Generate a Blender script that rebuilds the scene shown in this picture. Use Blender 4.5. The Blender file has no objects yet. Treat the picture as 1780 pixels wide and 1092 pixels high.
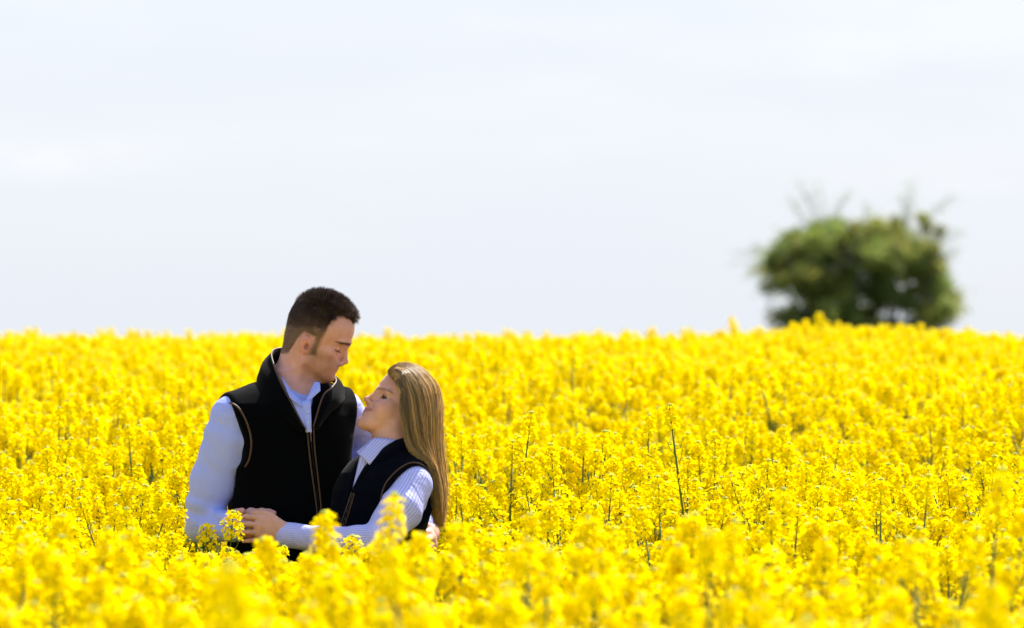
# Couple embracing in a flowering rapeseed field - procedural Blender scene
import bpy, math, random
import numpy as np
from mathutils import Vector, Matrix, Euler

C = bpy.context.scene.collection
scene = bpy.context.scene
R = math.radians

# ------------------------------------------------------------------ camera
CAMZ = 1.80          # eye height
FD = 11.6            # distance to the couple
PXM = 640.0          # photograph pixels per metre at the couple
cam_d = bpy.data.cameras.new('camera')
cam = bpy.data.objects.new('camera', cam_d); C.objects.link(cam)
cam.location = (0, 0, CAMZ)
cam.rotation_euler = (R(90), 0, 0)
cam_d.sensor_width = 36.0
cam_d.lens = PXM * FD * 36.0 / 1780.0
cam_d.clip_start = 0.1; cam_d.clip_end = 5000
cam_d.dof.use_dof = True
cam_d.dof.focus_distance = FD - 0.08
cam_d.dof.aperture_fstop = 4.1
scene.camera = cam

# ------------------------------------------------------------------ sky and sun
SUN_EL, SUN_AZ = R(50), R(28)        # azimuth from +Y towards +X
world = bpy.data.worlds.new('World'); scene.world = world
world.use_nodes = True
nt = world.node_tree; nt.nodes.clear()
out = nt.nodes.new('ShaderNodeOutputWorld')
bg = nt.nodes.new('ShaderNodeBackground')
sky = nt.nodes.new('ShaderNodeTexSky')
sky.sky_type = 'NISHITA'; sky.sun_disc = False
sky.sun_elevation = SUN_EL; sky.sun_rotation = SUN_AZ
sky.air_density = 1.0; sky.dust_density = 2.5; sky.ozone_density = 1.0
bg.inputs['Strength'].default_value = 0.15
# thin high cloud veil with a few brighter wisps, mixed into the sky itself
tc = nt.nodes.new('ShaderNodeTexCoord')
mp = nt.nodes.new('ShaderNodeMapping'); mp.inputs['Scale'].default_value = (5, 5, 26)
mp.inputs['Location'].default_value = (0.3, 0.0, 0.65)
n1 = nt.nodes.new('ShaderNodeTexNoise'); n1.inputs['Scale'].default_value = 1.6
n1.inputs['Detail'].default_value = 6; n1.inputs['Roughness'].default_value = 0.55
rp = nt.nodes.new('ShaderNodeValToRGB')
rp.color_ramp.elements[0].position = 0.42; rp.color_ramp.elements[0].color = (0, 0, 0, 1)
rp.color_ramp.elements[1].position = 0.72; rp.color_ramp.elements[1].color = (1, 1, 1, 1)
mf = nt.nodes.new('ShaderNodeMath'); mf.operation = 'MULTIPLY_ADD'
mf.inputs[1].default_value = -0.05; mf.inputs[2].default_value = 0.965
mx = nt.nodes.new('ShaderNodeMix'); mx.data_type = 'RGBA'
VEIL = (2.54, 2.70, 2.96, 1)
mx.inputs['B'].default_value = VEIL
nt.links.new(tc.outputs['Generated'], mp.inputs['Vector'])
nt.links.new(mp.outputs['Vector'], n1.inputs['Vector'])
nt.links.new(n1.outputs['Fac'], rp.inputs['Fac'])
nt.links.new(rp.outputs['Color'], mf.inputs[0])
spv = nt.nodes.new('ShaderNodeSeparateXYZ'); nt.links.new(tc.outputs['Generated'], spv.inputs[0])
def MR(v, a, b, c, d):
    m = nt.nodes.new('ShaderNodeMapRange'); m.interpolation_type = 'SMOOTHSTEP'
    for i_, x_ in zip(('From Min', 'From Max', 'To Min', 'To Max'), (a, b, c, d)): m.inputs[i_].default_value = x_
    nt.links.new(v, m.inputs['Value']); return m.outputs['Result']
mm1 = nt.nodes.new('ShaderNodeMath'); mm1.operation = 'MULTIPLY'; mm2 = nt.nodes.new('ShaderNodeMath'); mm2.operation = 'MULTIPLY'
nt.links.new(MR(spv.outputs[2], .14, .62, 1.0, .30), mm1.inputs[0]); nt.links.new(MR(spv.outputs[1], -.25, .55, .30, 1.0), mm1.inputs[1])
nt.links.new(mm1.outputs[0], mm2.inputs[0]); nt.links.new(mf.outputs[0], mm2.inputs[1])
nt.links.new(mm2.outputs[0], mx.inputs['Factor'])
nt.links.new(sky.outputs['Color'], mx.inputs['A'])
# two small white wisps low in the sky: soft blobs round a direction, broken up by fine noise
n2 = nt.nodes.new('ShaderNodeTexNoise'); n2.inputs['Scale'].default_value = 9; n2.inputs['Detail'].default_value = 7; n2.inputs['Roughness'].default_value = .6
mp2 = nt.nodes.new('ShaderNodeMapping'); mp2.inputs['Scale'].default_value = (5, 1, 16); nt.links.new(tc.outputs['Generated'], mp2.inputs['Vector']); nt.links.new(mp2.outputs['Vector'], n2.inputs['Vector'])
cur = mx.outputs['Result']
def MA(op, a, b=None, c=None):
    m = nt.nodes.new('ShaderNodeMath'); m.operation = op
    for i_, v_ in enumerate((a, b, c)):
        if v_ is None: continue
        if isinstance(v_, (int, float)): m.inputs[i_].default_value = v_
        else: nt.links.new(v_, m.inputs[i_])
    return m.outputs[0]
sp = nt.nodes.new('ShaderNodeSeparateXYZ'); nt.links.new(tc.outputs['Generated'], sp.inputs[0])
for az_, el_, wx, wz, am in ((-.111, .0365, .021, .0045, .85), (.0775, .0595, .0085, .0050, .8), (.112, .030, .018, .0022, .5), (-.03, .066, .05, .004, .18), (.06, .040, .05, .003, .15)):
    dx_ = MA('DIVIDE', MA('SUBTRACT', MA('DIVIDE', sp.outputs[0], sp.outputs[1]), az_), wx); dz_ = MA('DIVIDE', MA('SUBTRACT', MA('DIVIDE', sp.outputs[2], sp.outputs[1]), el_), wz)
    r2 = MA('ADD', MA('MULTIPLY', dx_, dx_), MA('MULTIPLY', dz_, dz_))
    msk = MA('MULTIPLY', MA('EXPONENT', MA('MULTIPLY', r2, -1.0)), MA('GREATER_THAN', sp.outputs[1], 0.2))
    nz_ = MA('MULTIPLY', MA('SUBTRACT', n2.outputs['Fac'], .30), 2.6 * am); fac = MA('MULTIPLY', msk, nz_); 
    m3 = nt.nodes.new('ShaderNodeMix'); m3.data_type = 'RGBA'; m3.clamp_factor = True; m3.inputs['B'].default_value = (3.15, 3.18, 3.22, 1)
    nt.links.new(fac, m3.inputs['Factor']); nt.links.new(cur, m3.inputs['A']); cur = m3.outputs['Result']
nt.links.new(cur, bg.inputs['Color'])
nt.links.new(bg.outputs[0], out.inputs[0])

sun_d = bpy.data.lights.new('sun', 'SUN')
sun_d.energy = 5.0; sun_d.angle = R(0.53); sun_d.color = (1.0, 0.95, 0.87)
sun = bpy.data.objects.new('sun', sun_d); C.objects.link(sun)
S_dir = Vector((math.sin(SUN_AZ) * math.cos(SUN_EL), math.cos(SUN_AZ) * math.cos(SUN_EL), math.sin(SUN_EL)))
sun.rotation_euler = (-S_dir).to_track_quat('-Z', 'Y').to_euler()

scene.view_settings.view_transform = 'Standard'
scene.view_settings.look = 'None'
scene.view_settings.gamma = 1.0
scene.view_settings.exposure = 1.12
scene.render.engine = 'CYCLES'
scene.cycles.use_denoising = True
scene.cycles.max_bounces = 10
scene.cycles.transparent_max_bounces = 8
scene.cycles.sample_clamp_indirect = 8.0

# ------------------------------------------------------------------ helpers
def P(px, py, d=0.0):
    """Photograph pixel at the couple's distance (d = extra depth in the same pixel units) -> world point."""
    s = 1 + d / (FD * PXM)
    return np.array([(px - 890) / PXM * s, FD + d / PXM, CAMZ + (546 - py) / PXM * s])

def tag(o, label=None, cat=None, group=None, kind=None):
    if label: o['label'] = label
    if cat: o['category'] = cat
    if group: o['group'] = group
    if kind: o['kind'] = kind
    return o

def mk_mesh(name, V, F, smooth=True, mats=(), midx=None, attrs=None, colors=None, uv=None):
    V = np.asarray(V, np.float32)
    me = bpy.data.meshes.new(name)
    if isinstance(F, np.ndarray):
        n, k = F.shape
        loops = F.reshape(-1).astype(np.int32)
        starts = (np.arange(n) * k).astype(np.int32)
        tot = np.full(n, k, np.int32)
    else:
        tot = np.array([len(f) for f in F], np.int32); n = len(F)
        loops = np.array([i for f in F for i in f], np.int32)
        starts = np.concatenate([[0], np.cumsum(tot)[:-1]]).astype(np.int32)
    me.vertices.add(len(V)); me.vertices.foreach_set('co', V.reshape(-1))
    me.loops.add(len(loops)); me.loops.foreach_set('vertex_index', loops)
    me.polygons.add(n); me.polygons.foreach_set('loop_start', starts)
    try: me.polygons.foreach_set('loop_total', tot)
    except Exception: pass
    for m in mats: me.materials.append(m)
    if midx is not None: me.polygons.foreach_set('material_index', np.asarray(midx, np.int32))
    me.polygons.foreach_set('use_smooth', np.full(n, bool(smooth)))
    me.update(calc_edges=True)
    if attrs:
        for k2, a in attrs.items():
            at = me.attributes.new(k2, 'FLOAT', 'POINT'); at.data.foreach_set('value', np.asarray(a, np.float32))
    if colors is not None:
        at = me.attributes.new('tint', 'FLOAT_COLOR', 'POINT')
        c = np.ones((len(V), 4), np.float32); c[:, :3] = colors
        at.data.foreach_set('color', c.reshape(-1))
    return me

def link(name, me, parent=None):
    o = bpy.data.objects.new(name, me); C.objects.link(o)
    if parent is not None: o.parent = parent
    return o

class MB:
    """collects geometry for one mesh"""
    def __init__(s): s.V = []; s.F = []; s.M = []; s.n = 0; s.T = []
    def add(s, V, F, m=0, t=None):
        V = np.asarray(V, float).reshape(-1, 3)
        s.V.append(V); n = s.n
        s.F.extend([tuple(int(i) + n for i in f) for f in F]); s.M.extend([m] * len(F))
        s.T.append(np.broadcast_to(np.array((1, 1, 1) if t is None else t, float), (len(V), 3)))
        s.n += len(V)
    def mesh(s, name, mats, smooth=True):
        return mk_mesh(name, np.concatenate(s.V), s.F, smooth, mats, s.M, colors=np.concatenate(s.T))

def frame_of(t):
    t = t / (np.linalg.norm(t) + 1e-9)
    a = np.array([0, 0, 1.0]) if abs(t[2]) < 0.9 else np.array([1.0, 0, 0])
    u = np.cross(t, a); u /= np.linalg.norm(u)
    return t, u, np.cross(t, u)

def tube(mb, pts, rad, n=6, m=0, caps=True, t=None, flat=1.0):
    pts = np.asarray(pts, float); k = len(pts)
    rad = np.broadcast_to(np.asarray(rad, float), (k,))
    V = []; prev = None
    for i in range(k):
        d = pts[min(i + 1, k - 1)] - pts[max(i - 1, 0)]
        T, u, w = frame_of(d)
        if prev is not None:
            u = prev - T * prev.dot(T); u /= np.linalg.norm(u) + 1e-9; w = np.cross(T, u)
        prev = u
        for j in range(n):
            a = 2 * math.pi * j / n
            V.append(pts[i] + rad[i] * (math.cos(a) * u + flat * math.sin(a) * w))
    F = [(i * n + j, i * n + (j + 1) % n, (i + 1) * n + (j + 1) % n, (i + 1) * n + j) for i in range(k - 1) for j in range(n)]
    if caps: F += [tuple(range(n))[::-1], tuple((k - 1) * n + j for j in range(n))]
    mb.add(V, F, m, t)

def spline(pts, n):
    """Catmull-Rom through pts, n samples"""
    pts = np.asarray(pts, float); k = len(pts)
    ext = np.vstack([2 * pts[0] - pts[1], pts, 2 * pts[-1] - pts[-2]])
    u = np.linspace(0, k - 1 - 1e-6, n); i = u.astype(int); f = (u - i)[:, None]
    a, b, c, d = ext[i], ext[i + 1], ext[i + 2], ext[i + 3]
    return 0.5 * (2 * b + (c - a) * f + (2 * a - 5 * b + 4 * c - d) * f ** 2 + (3 * b - a - 3 * c + d) * f ** 3)

def strands_mesh(name, paths, radii, cols, mat, sides=3):
    """paths (N,K,3), radii (N,K), cols (N,3) -> one mesh of tapered tubes"""
    N, K, _ = paths.shape
    T = np.gradient(paths, axis=1); T /= np.linalg.norm(T, axis=2, keepdims=True) + 1e-9
    ref = np.where(np.abs(T[..., 2:3]) > 0.9, np.array([1.0, 0, 0]), np.array([0, 0, 1.0]))
    U = np.cross(T, ref); U /= np.linalg.norm(U, axis=2, keepdims=True) + 1e-9
    W = np.cross(T, U)
    V = np.empty((N, K, sides, 3), np.float32)
    for j in range(sides):
        a = 2 * math.pi * j / sides
        V[:, :, j] = paths + radii[..., None] * (math.cos(a) * U + math.sin(a) * W)
    base = (np.arange(N) * K * sides)[:, None, None] + (np.arange(K - 1) * sides)[None, :, None]
    j = np.arange(sides)[None, None, :]; j2 = (j + 1) % sides
    F = np.stack([base + j, base + j2, base + sides + j2, base + sides + j], -1).reshape(-1, 4)
    col = np.repeat(cols, K * sides, axis=0) if cols.ndim == 2 else np.repeat(cols.reshape(-1, 3), sides, axis=0)
    return mk_mesh(name, V.reshape(-1, 3), F, True, [mat], colors=col)

# ---- implicit surfaces
def smin(a, b, k):
    if k <= 0: return np.minimum(a, b)
    h = np.maximum(k - np.abs(a - b), 0) / k
    return np.minimum(a, b) - h * h * k * 0.25
def smax(a, b, k): return -smin(-a, -b, k)

def rot_m(axis_order_angles):
    m = Matrix.Identity(3)
    for ax, an in axis_order_angles: m = Matrix.Rotation(R(an), 3, ax) @ m
    return np.array(m)

def f_ell(c, r, M=None):
    c = np.asarray(c, np.float32); r = np.asarray(r, np.float32)
    def f(p):
        q = p - c
        if M is not None: q = q @ M.astype(np.float32)      # rows -> local axes
        k0 = np.sqrt(((q / r) ** 2).sum(1)); k1 = np.sqrt(((q / (r * r)) ** 2).sum(1)) + 1e-9
        return k0 * (k0 - 1) / k1
    return f, c, float(r.max())
def f_cap(a, b, ra, rb, squash=None):
    a = np.asarray(a, np.float32); b = np.asarray(b, np.float32); ab = b - a; L2 = float(ab @ ab) + 1e-12
    def f(p):
        q = p - a; t = np.clip(q @ ab / L2, 0, 1)
        w = q - t[:, None] * ab
        if squash is not None:
            n, s = squash; n = np.asarray(n, np.float32); h = w @ n
            w = w + np.outer(h * (1.0 / s - 1), n)
            return (np.sqrt((w * w).sum(1)) - (ra + (rb - ra) * t)) * s
        return np.sqrt((w * w).sum(1)) - (ra + (rb - ra) * t)
    return f, (a + b) / 2, math.sqrt(L2) / 2 + max(ra, rb)

class SDF:
    def __init__(s): s.ops = []
    def u(s, prim, k=0.0): s.ops.append(('u', prim[0], np.asarray(prim[1]), prim[2], k)); return s
    def sub(s, prim, k=0.0): s.ops.append(('s', prim[0], np.asarray(prim[1]), prim[2], k)); return s
    def cut(s, f, k=0.0): s.ops.append(('c', f, None, 0, k)); return s          # intersect
    def disp(s, f): s.ops.append(('d', f, None, 0, 0)); return s
    def ell(s, c, r, k=0.0, M=None): return s.u(f_ell(c, r, M), k)
    def cap(s, a, b, ra, rb, k=0.0, squash=None): return s.u(f_cap(a, b, ra, rb, squash), k)
    def chain(s, pts, rads, k=0.0, k2=0.0, squash=None):
        for i in range(len(pts) - 1): s.cap(pts[i], pts[i + 1], rads[i], rads[i + 1], k if i == 0 else k2, squash)
        return s
    def __call__(s, p, bc=None, br=None, margin=0.05):
        d = np.full(len(p), 1e3, np.float32)
        for typ, f, c, rad, k in s.ops:
            if typ in 'us' and bc is not None and np.linalg.norm(c - bc) - rad - br > margin + k: continue
            if typ == 'u': d = smin(d, f(p), k)
            elif typ == 's': d = smax(d, -f(p), k)
            elif typ == 'c': d = smax(d, f(p), k)
            else: d = d + f(p)
        return d

def axis_pts(lo, hi, h, fine=()):
    """grid coordinates with spacing h, finer inside the given (lo, hi, h) intervals"""
    x = [lo]
    while x[-1] < hi:
        st = h
        for a, b, hf in fine:
            if a <= x[-1] <= b: st = min(st, hf)
            elif x[-1] < a < x[-1] + st: st = max(a - x[-1], hf)
        x.append(x[-1] + st)
    return np.array(x, np.float32)

def polygonise(f, X, Y, Z, B=20):
    nx, ny, nz = len(X), len(Y), len(Z)
    D = np.full((nx, ny, nz), 1.0, np.float32)
    for i0 in range(0, nx, B):
        i1 = min(i0 + B, nx)
        for j0 in range(0, ny, B):
            j1 = min(j0 + B, ny)
            ks = list(range(0, nz, B))
            cs = np.array([[(X[i0] + X[i1 - 1]) / 2, (Y[j0] + Y[j1 - 1]) / 2, (Z[k] + Z[min(k + B, nz) - 1]) / 2] for k in ks], np.float32)
            dc = f(cs)
            for k0, c, dd in zip(ks, cs, dc):
                k1 = min(k0 + B, nz)
                br = 0.5 * math.sqrt((X[i1 - 1] - X[i0]) ** 2 + (Y[j1 - 1] - Y[j0]) ** 2 + (Z[k1 - 1] - Z[k0]) ** 2)
                if abs(dd) > br * 1.5 + 0.02:
                    D[i0:i1, j0:j1, k0:k1] = 1.0 if dd > 0 else -1.0; continue
                g = np.stack(np.meshgrid(X[i0:i1], Y[j0:j1], Z[k0:k1], indexing='ij'), -1).reshape(-1, 3)
                D[i0:i1, j0:j1, k0:k1] = f(g, c, br).reshape(i1 - i0, j1 - j0, k1 - k0)
    S = D < 0
    cnt = np.zeros((nx - 1, ny - 1, nz - 1), np.int8)
    off = [(a, b, c) for a in (0, 1) for b in (0, 1) for c in (0, 1)]
    for a, b, c in off: cnt += S[a:nx - 1 + a, b:ny - 1 + b, c:nz - 1 + c]
    act = np.argwhere((cnt > 0) & (cnt < 8))
    vals = np.stack([D[act[:, 0] + a, act[:, 1] + b, act[:, 2] + c] for a, b, c in off], 1)
    pos = np.stack([np.stack([X[act[:, 0] + a], Y[act[:, 1] + b], Z[act[:, 2] + c]], 1) for a, b, c in off], 1)
    acc = np.zeros((len(act), 3)); num = np.zeros(len(act))
    for e0 in range(8):
        for bit in (1, 2, 4):
            if e0 & bit: continue
            e1 = e0 | bit
            va, vb = vals[:, e0], vals[:, e1]; m = (va < 0) != (vb < 0)
            t = np.where(m, va / np.where(m, va - vb, 1), 0)[:, None]
            acc += np.where(m[:, None], pos[:, e0] * (1 - t) + pos[:, e1] * t, 0); num += m
    V = acc / num[:, None]
    ids = np.full((nx - 1, ny - 1, nz - 1), -1, np.int32)
    ids[act[:, 0], act[:, 1], act[:, 2]] = np.arange(len(act))
    quads = []
    for ax in range(3):
        sl0 = [slice(1, -1)] * 3; sl1 = [slice(1, -1)] * 3
        sl0[ax] = slice(0, -1); sl1[ax] = slice(1, None)
        A, Bv = S[tuple(sl0)], S[tuple(sl1)]
        e = np.argwhere(A != Bv); 
        if not len(e): continue
        inside = A[e[:, 0], e[:, 1], e[:, 2]]
        o = e.copy()
        for q in range(3):
            if q != ax: o[:, q] += 1
        u, w = (ax + 1) % 3, (ax + 2) % 3
        def cell(du, dw):
            c = o.copy(); c[:, u] -= du; c[:, w] -= dw
            return ids[c[:, 0], c[:, 1], c[:, 2]]
        q4 = np.stack([cell(1, 1), cell(0, 1), cell(0, 0), cell(1, 0)], 1)
        q4 = np.where(inside[:, None], q4, q4[:, ::-1])
        quads.append(q4)
    F = np.concatenate(quads); F = F[(F >= 0).all(1)]
    return V.astype(np.float32), F

def relax(V, F, it=2, lam=0.5):
    n = len(V); V = V.astype(np.float64)
    E = np.concatenate([F[:, [0, 1]], F[:, [1, 2]], F[:, [2, 3]], F[:, [3, 0]]])
    E = np.concatenate([E, E[:, ::-1]])
    deg = np.bincount(E[:, 0], minlength=n)[:, None] + 1e-9
    for _ in range(it):
        s = np.stack([np.bincount(E[:, 0], weights=V[E[:, 1], q], minlength=n) for q in range(3)], 1)
        V = V * (1 - lam) + lam * s / deg
    return V.astype(np.float32)

def normals(V, F):
    a, b, c, d = (V[F[:, i]] for i in range(4))
    fn = np.cross(c - a, d - b)
    N = np.zeros((len(V), 3))
    for q in range(3):
        for i in range(4): N[:, q] += np.bincount(F[:, i], weights=fn[:, q], minlength=len(V))
    return N / (np.linalg.norm(N, axis=1, keepdims=True) + 1e-12)

def wob(p, s, seed=0.0):
    """cheap smooth noise in -1..1 made of sines"""
    x, y, z = p[:, 0] * s + seed, p[:, 1] * s + seed * 1.7, p[:, 2] * s - seed * 0.6
    return (np.sin(x + 1.3 * np.sin(y * 0.9 + z)) + np.sin(y * 1.1 + 1.1 * np.sin(z * 1.2 + x * .7)) + np.sin(z * 0.9 + 1.4 * np.sin(x * 1.1 - y))) / 3

# ---- materials
def mat(name, col=(0.5, 0.5, 0.5), rough=0.6, **kw):
    m = bpy.data.materials.new(name); m.use_nodes = True
    b = m.node_tree.nodes['Principled BSDF']
    b.inputs['Base Color'].default_value = (*col, 1); b.inputs['Roughness'].default_value = rough
    for k, v in kw.items():
        key = {'spec': 'Specular IOR Level', 'sss': 'Subsurface Weight', 'sheen': 'Sheen Weight', 'metal': 'Metallic', 'sheen_rough': 'Sheen Roughness'}[k]
        b.inputs[key].default_value = v
    return m
def nodes(m): return m.node_tree.nodes, m.node_tree.links, m.node_tree.nodes['Principled BSDF']
def add_bump(m, scale, strength, dist=0.001, detail=3, coord='Object'):
    N, L, b = nodes(m)
    t = N.new('ShaderNodeTexCoord'); n = N.new('ShaderNodeTexNoise'); n.inputs['Scale'].default_value = scale; n.inputs['Detail'].default_value = detail
    bp = N.new('ShaderNodeBump'); bp.inputs['Strength'].default_value = strength; bp.inputs['Distance'].default_value = dist
    L.new(t.outputs[coord], n.inputs['Vector']); L.new(n.outputs['Fac'], bp.inputs['Height']); L.new(bp.outputs[0], b.inputs['Normal'])
    return n
def mul_color(m, attr=None, noise=None, lo=0.7, hi=1.2, base=None, objvar=0.0):
    """base colour x tint attribute x noise"""
    N, L, b = nodes(m)
    col = N.new('ShaderNodeRGB'); col.outputs[0].default_value = b.inputs['Base Color'].default_value if base is None else (*base, 1)
    cur = col.outputs[0]
    def mulc(x, y):
        k = N.new('ShaderNodeMix'); k.data_type = 'RGBA'; k.blend_type = 'MULTIPLY'; k.inputs['Factor'].default_value = 1
        L.new(x, k.inputs['A']); L.new(y, k.inputs['B']); return k.outputs['Result']
    if attr:
        a = N.new('ShaderNodeAttribute'); a.attribute_name = attr; cur = mulc(cur, a.outputs['Color'])
    if noise:
        t = N.new('ShaderNodeTexCoord'); n = N.new('ShaderNodeTexNoise'); n.inputs['Scale'].default_value = noise; n.inputs['Detail'].default_value = 3
        mr = N.new('ShaderNodeMapRange'); mr.inputs['From Min'].default_value = 0.3; mr.inputs['From Max'].default_value = 0.7
        mr.inputs['To Min'].default_value = lo; mr.inputs['To Max'].default_value = hi
        L.new(t.outputs['Object'], n.inputs['Vector']); L.new(n.outputs['Fac'], mr.inputs['Value'])
        cur = mulc(cur, mr.outputs['Result'])
    L.new(cur, b.inputs['Base Color'])
    return cur
def add_translucent(m, cur, fac):
    N, L, b = nodes(m)
    tr = N.new('ShaderNodeBsdfTranslucent'); mxs = N.new('ShaderNodeMixShader'); mxs.inputs[0].default_value = fac
    o = [n for n in N if n.type == 'OUTPUT_MATERIAL'][0]
    if cur is not None: L.new(cur, tr.inputs['Color'])
    else: tr.inputs['Color'].default_value = b.inputs['Base Color'].default_value
    L.new(b.outputs[0], mxs.inputs[1]); L.new(tr.outputs[0], mxs.inputs[2]); L.new(mxs.outputs[0], o.inputs['Surface'])

# ------------------------------------------------------------------ ground
def ground_z(x, y):
    x = np.asarray(x, float); y = np.asarray(y, float)
    t = np.clip((y - 9.5) / 15.0, 0, 1); rise = 0.37 * t * t * (3 - 2 * t) ** 1.0
    t2 = np.clip((y - 26.0) / 45.0, 0, None)
    fall = -1.9 * np.minimum(t2, 1) ** 2 * (3 - 2 * np.minimum(t2, 1)) - 0.013 * np.clip(y - 60, 0, None)
    bump = 0.048 * np.exp(-((x - 2.1) / 0.65) ** 2 - ((y - 25.5) / 4.0) ** 2)
    return rise + fall + bump + 0.012 * np.sin(x * 1.3 + y * 0.7)

gx = np.concatenate([-np.geomspace(1500, 12, 24), np.linspace(-11, 11, 56), np.geomspace(12, 1500, 24)])
gy = np.concatenate([-np.geomspace(600, 6, 18), np.linspace(-5, 60, 110), np.geomspace(62, 3000, 40)])
GX, GY = np.meshgrid(gx, gy, indexing='ij')
GV = np.stack([GX, GY, ground_z(GX, GY)], -1).reshape(-1, 3)
ni, nj = len(gx), len(gy)
I, J = np.meshgrid(np.arange(ni - 1), np.arange(nj - 1), indexing='ij')
GF = np.stack([I * nj + J, (I + 1) * nj + J, (I + 1) * nj + J + 1, I * nj + J + 1], -1).reshape(-1, 4)
m_soil = mat('soil', (0.10, 0.075, 0.045), 0.95)
N_, L_, b_ = nodes(m_soil)
tcs = N_.new('ShaderNodeTexCoord'); ns = N_.new('ShaderNodeTexNoise'); ns.inputs['Scale'].default_value = 3.0; ns.inputs['Detail'].default_value = 8
rs = N_.new('ShaderNodeValToRGB')
rs.color_ramp.elements[0].position = .35; rs.color_ramp.elements[0].color = (0.055, 0.04, 0.024, 1)
rs.color_ramp.elements[1].position = .65; rs.color_ramp.elements[1].color = (0.06, 0.085, 0.022, 1)
L_.new(tcs.outputs['Object'], ns.inputs['Vector']); L_.new(ns.outputs['Fac'], rs.inputs['Fac']); L_.new(rs.outputs['Color'], b_.inputs['Base Color'])
add_bump(m_soil, 20, 0.6, 0.02, 6)
ground = link('ground', mk_mesh('ground', GV, GF, True, [m_soil]))
tag(ground, 'brown soil of the field under the flowering crop', None, None, 'structure')

# ------------------------------------------------------------------ rapeseed plants
m_petal = mat('rape_petal', (0.99, 0.81, 0.0), 0.8, spec=0.0)
add_translucent(m_petal, mul_color(m_petal, 'tint', None), 0.42)
m_stem = mat('rape_stem', (0.075, 0.13, 0.022), 0.6, spec=.2)
mul_color(m_stem, 'tint', 14.0, 0.75, 1.2)
m_leaf = mat('rape_leaf', (0.055, 0.115, 0.045), 0.5)
add_translucent(m_leaf, mul_color(m_leaf, 'tint', 18.0, 0.7, 1.3), 0.25)
m_bud = mat('rape_bud', (0.50, 0.50, 0.03), 0.6)
mul_color(m_bud, 'tint', None)
RM = [m_petal, m_stem, m_leaf, m_bud]

def petal(mb, o, ax_out, ax_up, L, W, tint, cup):
    side = np.cross(ax_up, ax_out)
    pts = []
    for s, w, h in ((0.05, 0.10, 0.0), (0.55, 0.46, cup * 0.5), (1.0, 0.34, cup)):
        c = o + ax_out * (L * s) + ax_up * (L * h)
        pts += [c - side * W * w, c + side * W * w]
    mb.add(pts, [(0, 1, 3, 2), (2, 3, 5, 4)], 0, tint)

def flower(mb, rng, o, direction, size):
    d, u, w = frame_of(direction)
    a0 = rng.random() * 6.28; g = rng.uniform(0.84, 1.06)
    tint = (min(1.0, g * 1.02), g * rng.uniform(0.93, 1.05), 1)
    cup = rng.uniform(0.1, 0.55)
    for k in range(4):
        a = a0 + k * math.pi / 2 + rng.normal(0, .08)
        petal(mb, o, math.cos(a) * u + math.sin(a) * w, d, size, size * 0.95, tint, cup)

def octa(mb, o, d, r, l, m, tint):
    d, u, w = frame_of(d)
    V = [o - d * l * .5] + [o + r * (math.cos(a) * u + math.sin(a) * w) for a in (0, 1.57, 3.14, 4.71)] + [o + d * l * .5]
    mb.add(V, [(0, 2, 1), (0, 3, 2), (0, 4, 3), (0, 1, 4), (5, 1, 2), (5, 2, 3), (5, 3, 4), (5, 4, 1)], m, tint)

def raceme(mb, rng, base, axis, L, nfl, width, pods):
    """one flower head: spiral of four-petalled flowers below a dome of buds, young pods under it"""
    T, u, w = frame_of(axis)
    tube(mb, [base, base + T * L * .5, base + T * L], [.0016, .0013, .0008], 4, 1)
    ph = rng.random() * 6.28
    for i in range(nfl):
        f = (i + rng.random() * .6) / nfl
        a = ph + i * 2.39996
        rad = width * (1.0 - 0.50 * f ** 2.4) * rng.uniform(0.55, 1.12)
        side = math.cos(a) * u + math.sin(a) * w
        dirn = side + T * (0.25 + 1.2 * f)
        dirn /= np.linalg.norm(dirn)
        z0 = L * (0.10 + 0.80 * f)
        p0 = base + T * z0
        p1 = p0 + side * rad * .9 + T * (0.35 * rad + 0.3 * rad * f)
        tube(mb, [p0, p1], [.0007, .0006], 3, 1, False)
        flower(mb, rng, p1, dirn + rng.normal(0, .22, 3), rng.uniform(.0072, .0096))
    for i in range(9):
        a = i * 2.4; rr = .0065 * math.sqrt(i / 9.0)
        o = base + T * (L + .004 - .5 * rr) + (math.cos(a) * u + math.sin(a) * w) * rr
        octa(mb, o, T + .5 * (math.cos(a) * u + math.sin(a) * w), .0022, .0075, 3, (rng.uniform(.7, 1.3), rng.uniform(.9, 1.2), .8))
    for i in range(pods):
        a = ph + i * 2.4; z0 = -.012 - i * .011
        side = math.cos(a) * u + math.sin(a) * w
        p0 = base + T * z0
        tube(mb, [p0, p0 + side * .014 + T * .004, p0 + side * .024 + T * (.02 + rng.random() * .012)], [.0006, .0011, .0005], 3, 1, False)

def blade(mb, rng, p0, direction, L, W, droop, tint):
    d = np.array([direction[0], direction[1], 0.0]); d /= np.linalg.norm(d) + 1e-9
    side = np.array([-d[1], d[0], 0]); rows = []
    for s, wd in ((0, .25), (.25, .9), (.55, 1.0), (.8, .62), (1.0, .06)):
        c = p0 + d * L * s * (1 - .15 * s) + np.array([0, 0, 1]) * (L * (direction[2] * s - droop * s * s))
        fold = .18 * W * wd
        rows.append((c - side * W * wd / 2 + np.array([0, 0, fold]), c, c + side * W * wd / 2 + np.array([0, 0, fold])))
    V = [v for r_ in rows for v in r_]
    F = [(3 * i + j, 3 * i + j + 1, 3 * i + j + 4, 3 * i + j + 3) for i in range(4) for j in (0, 1)]
    mb.add(V, F, 2, tint)

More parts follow.
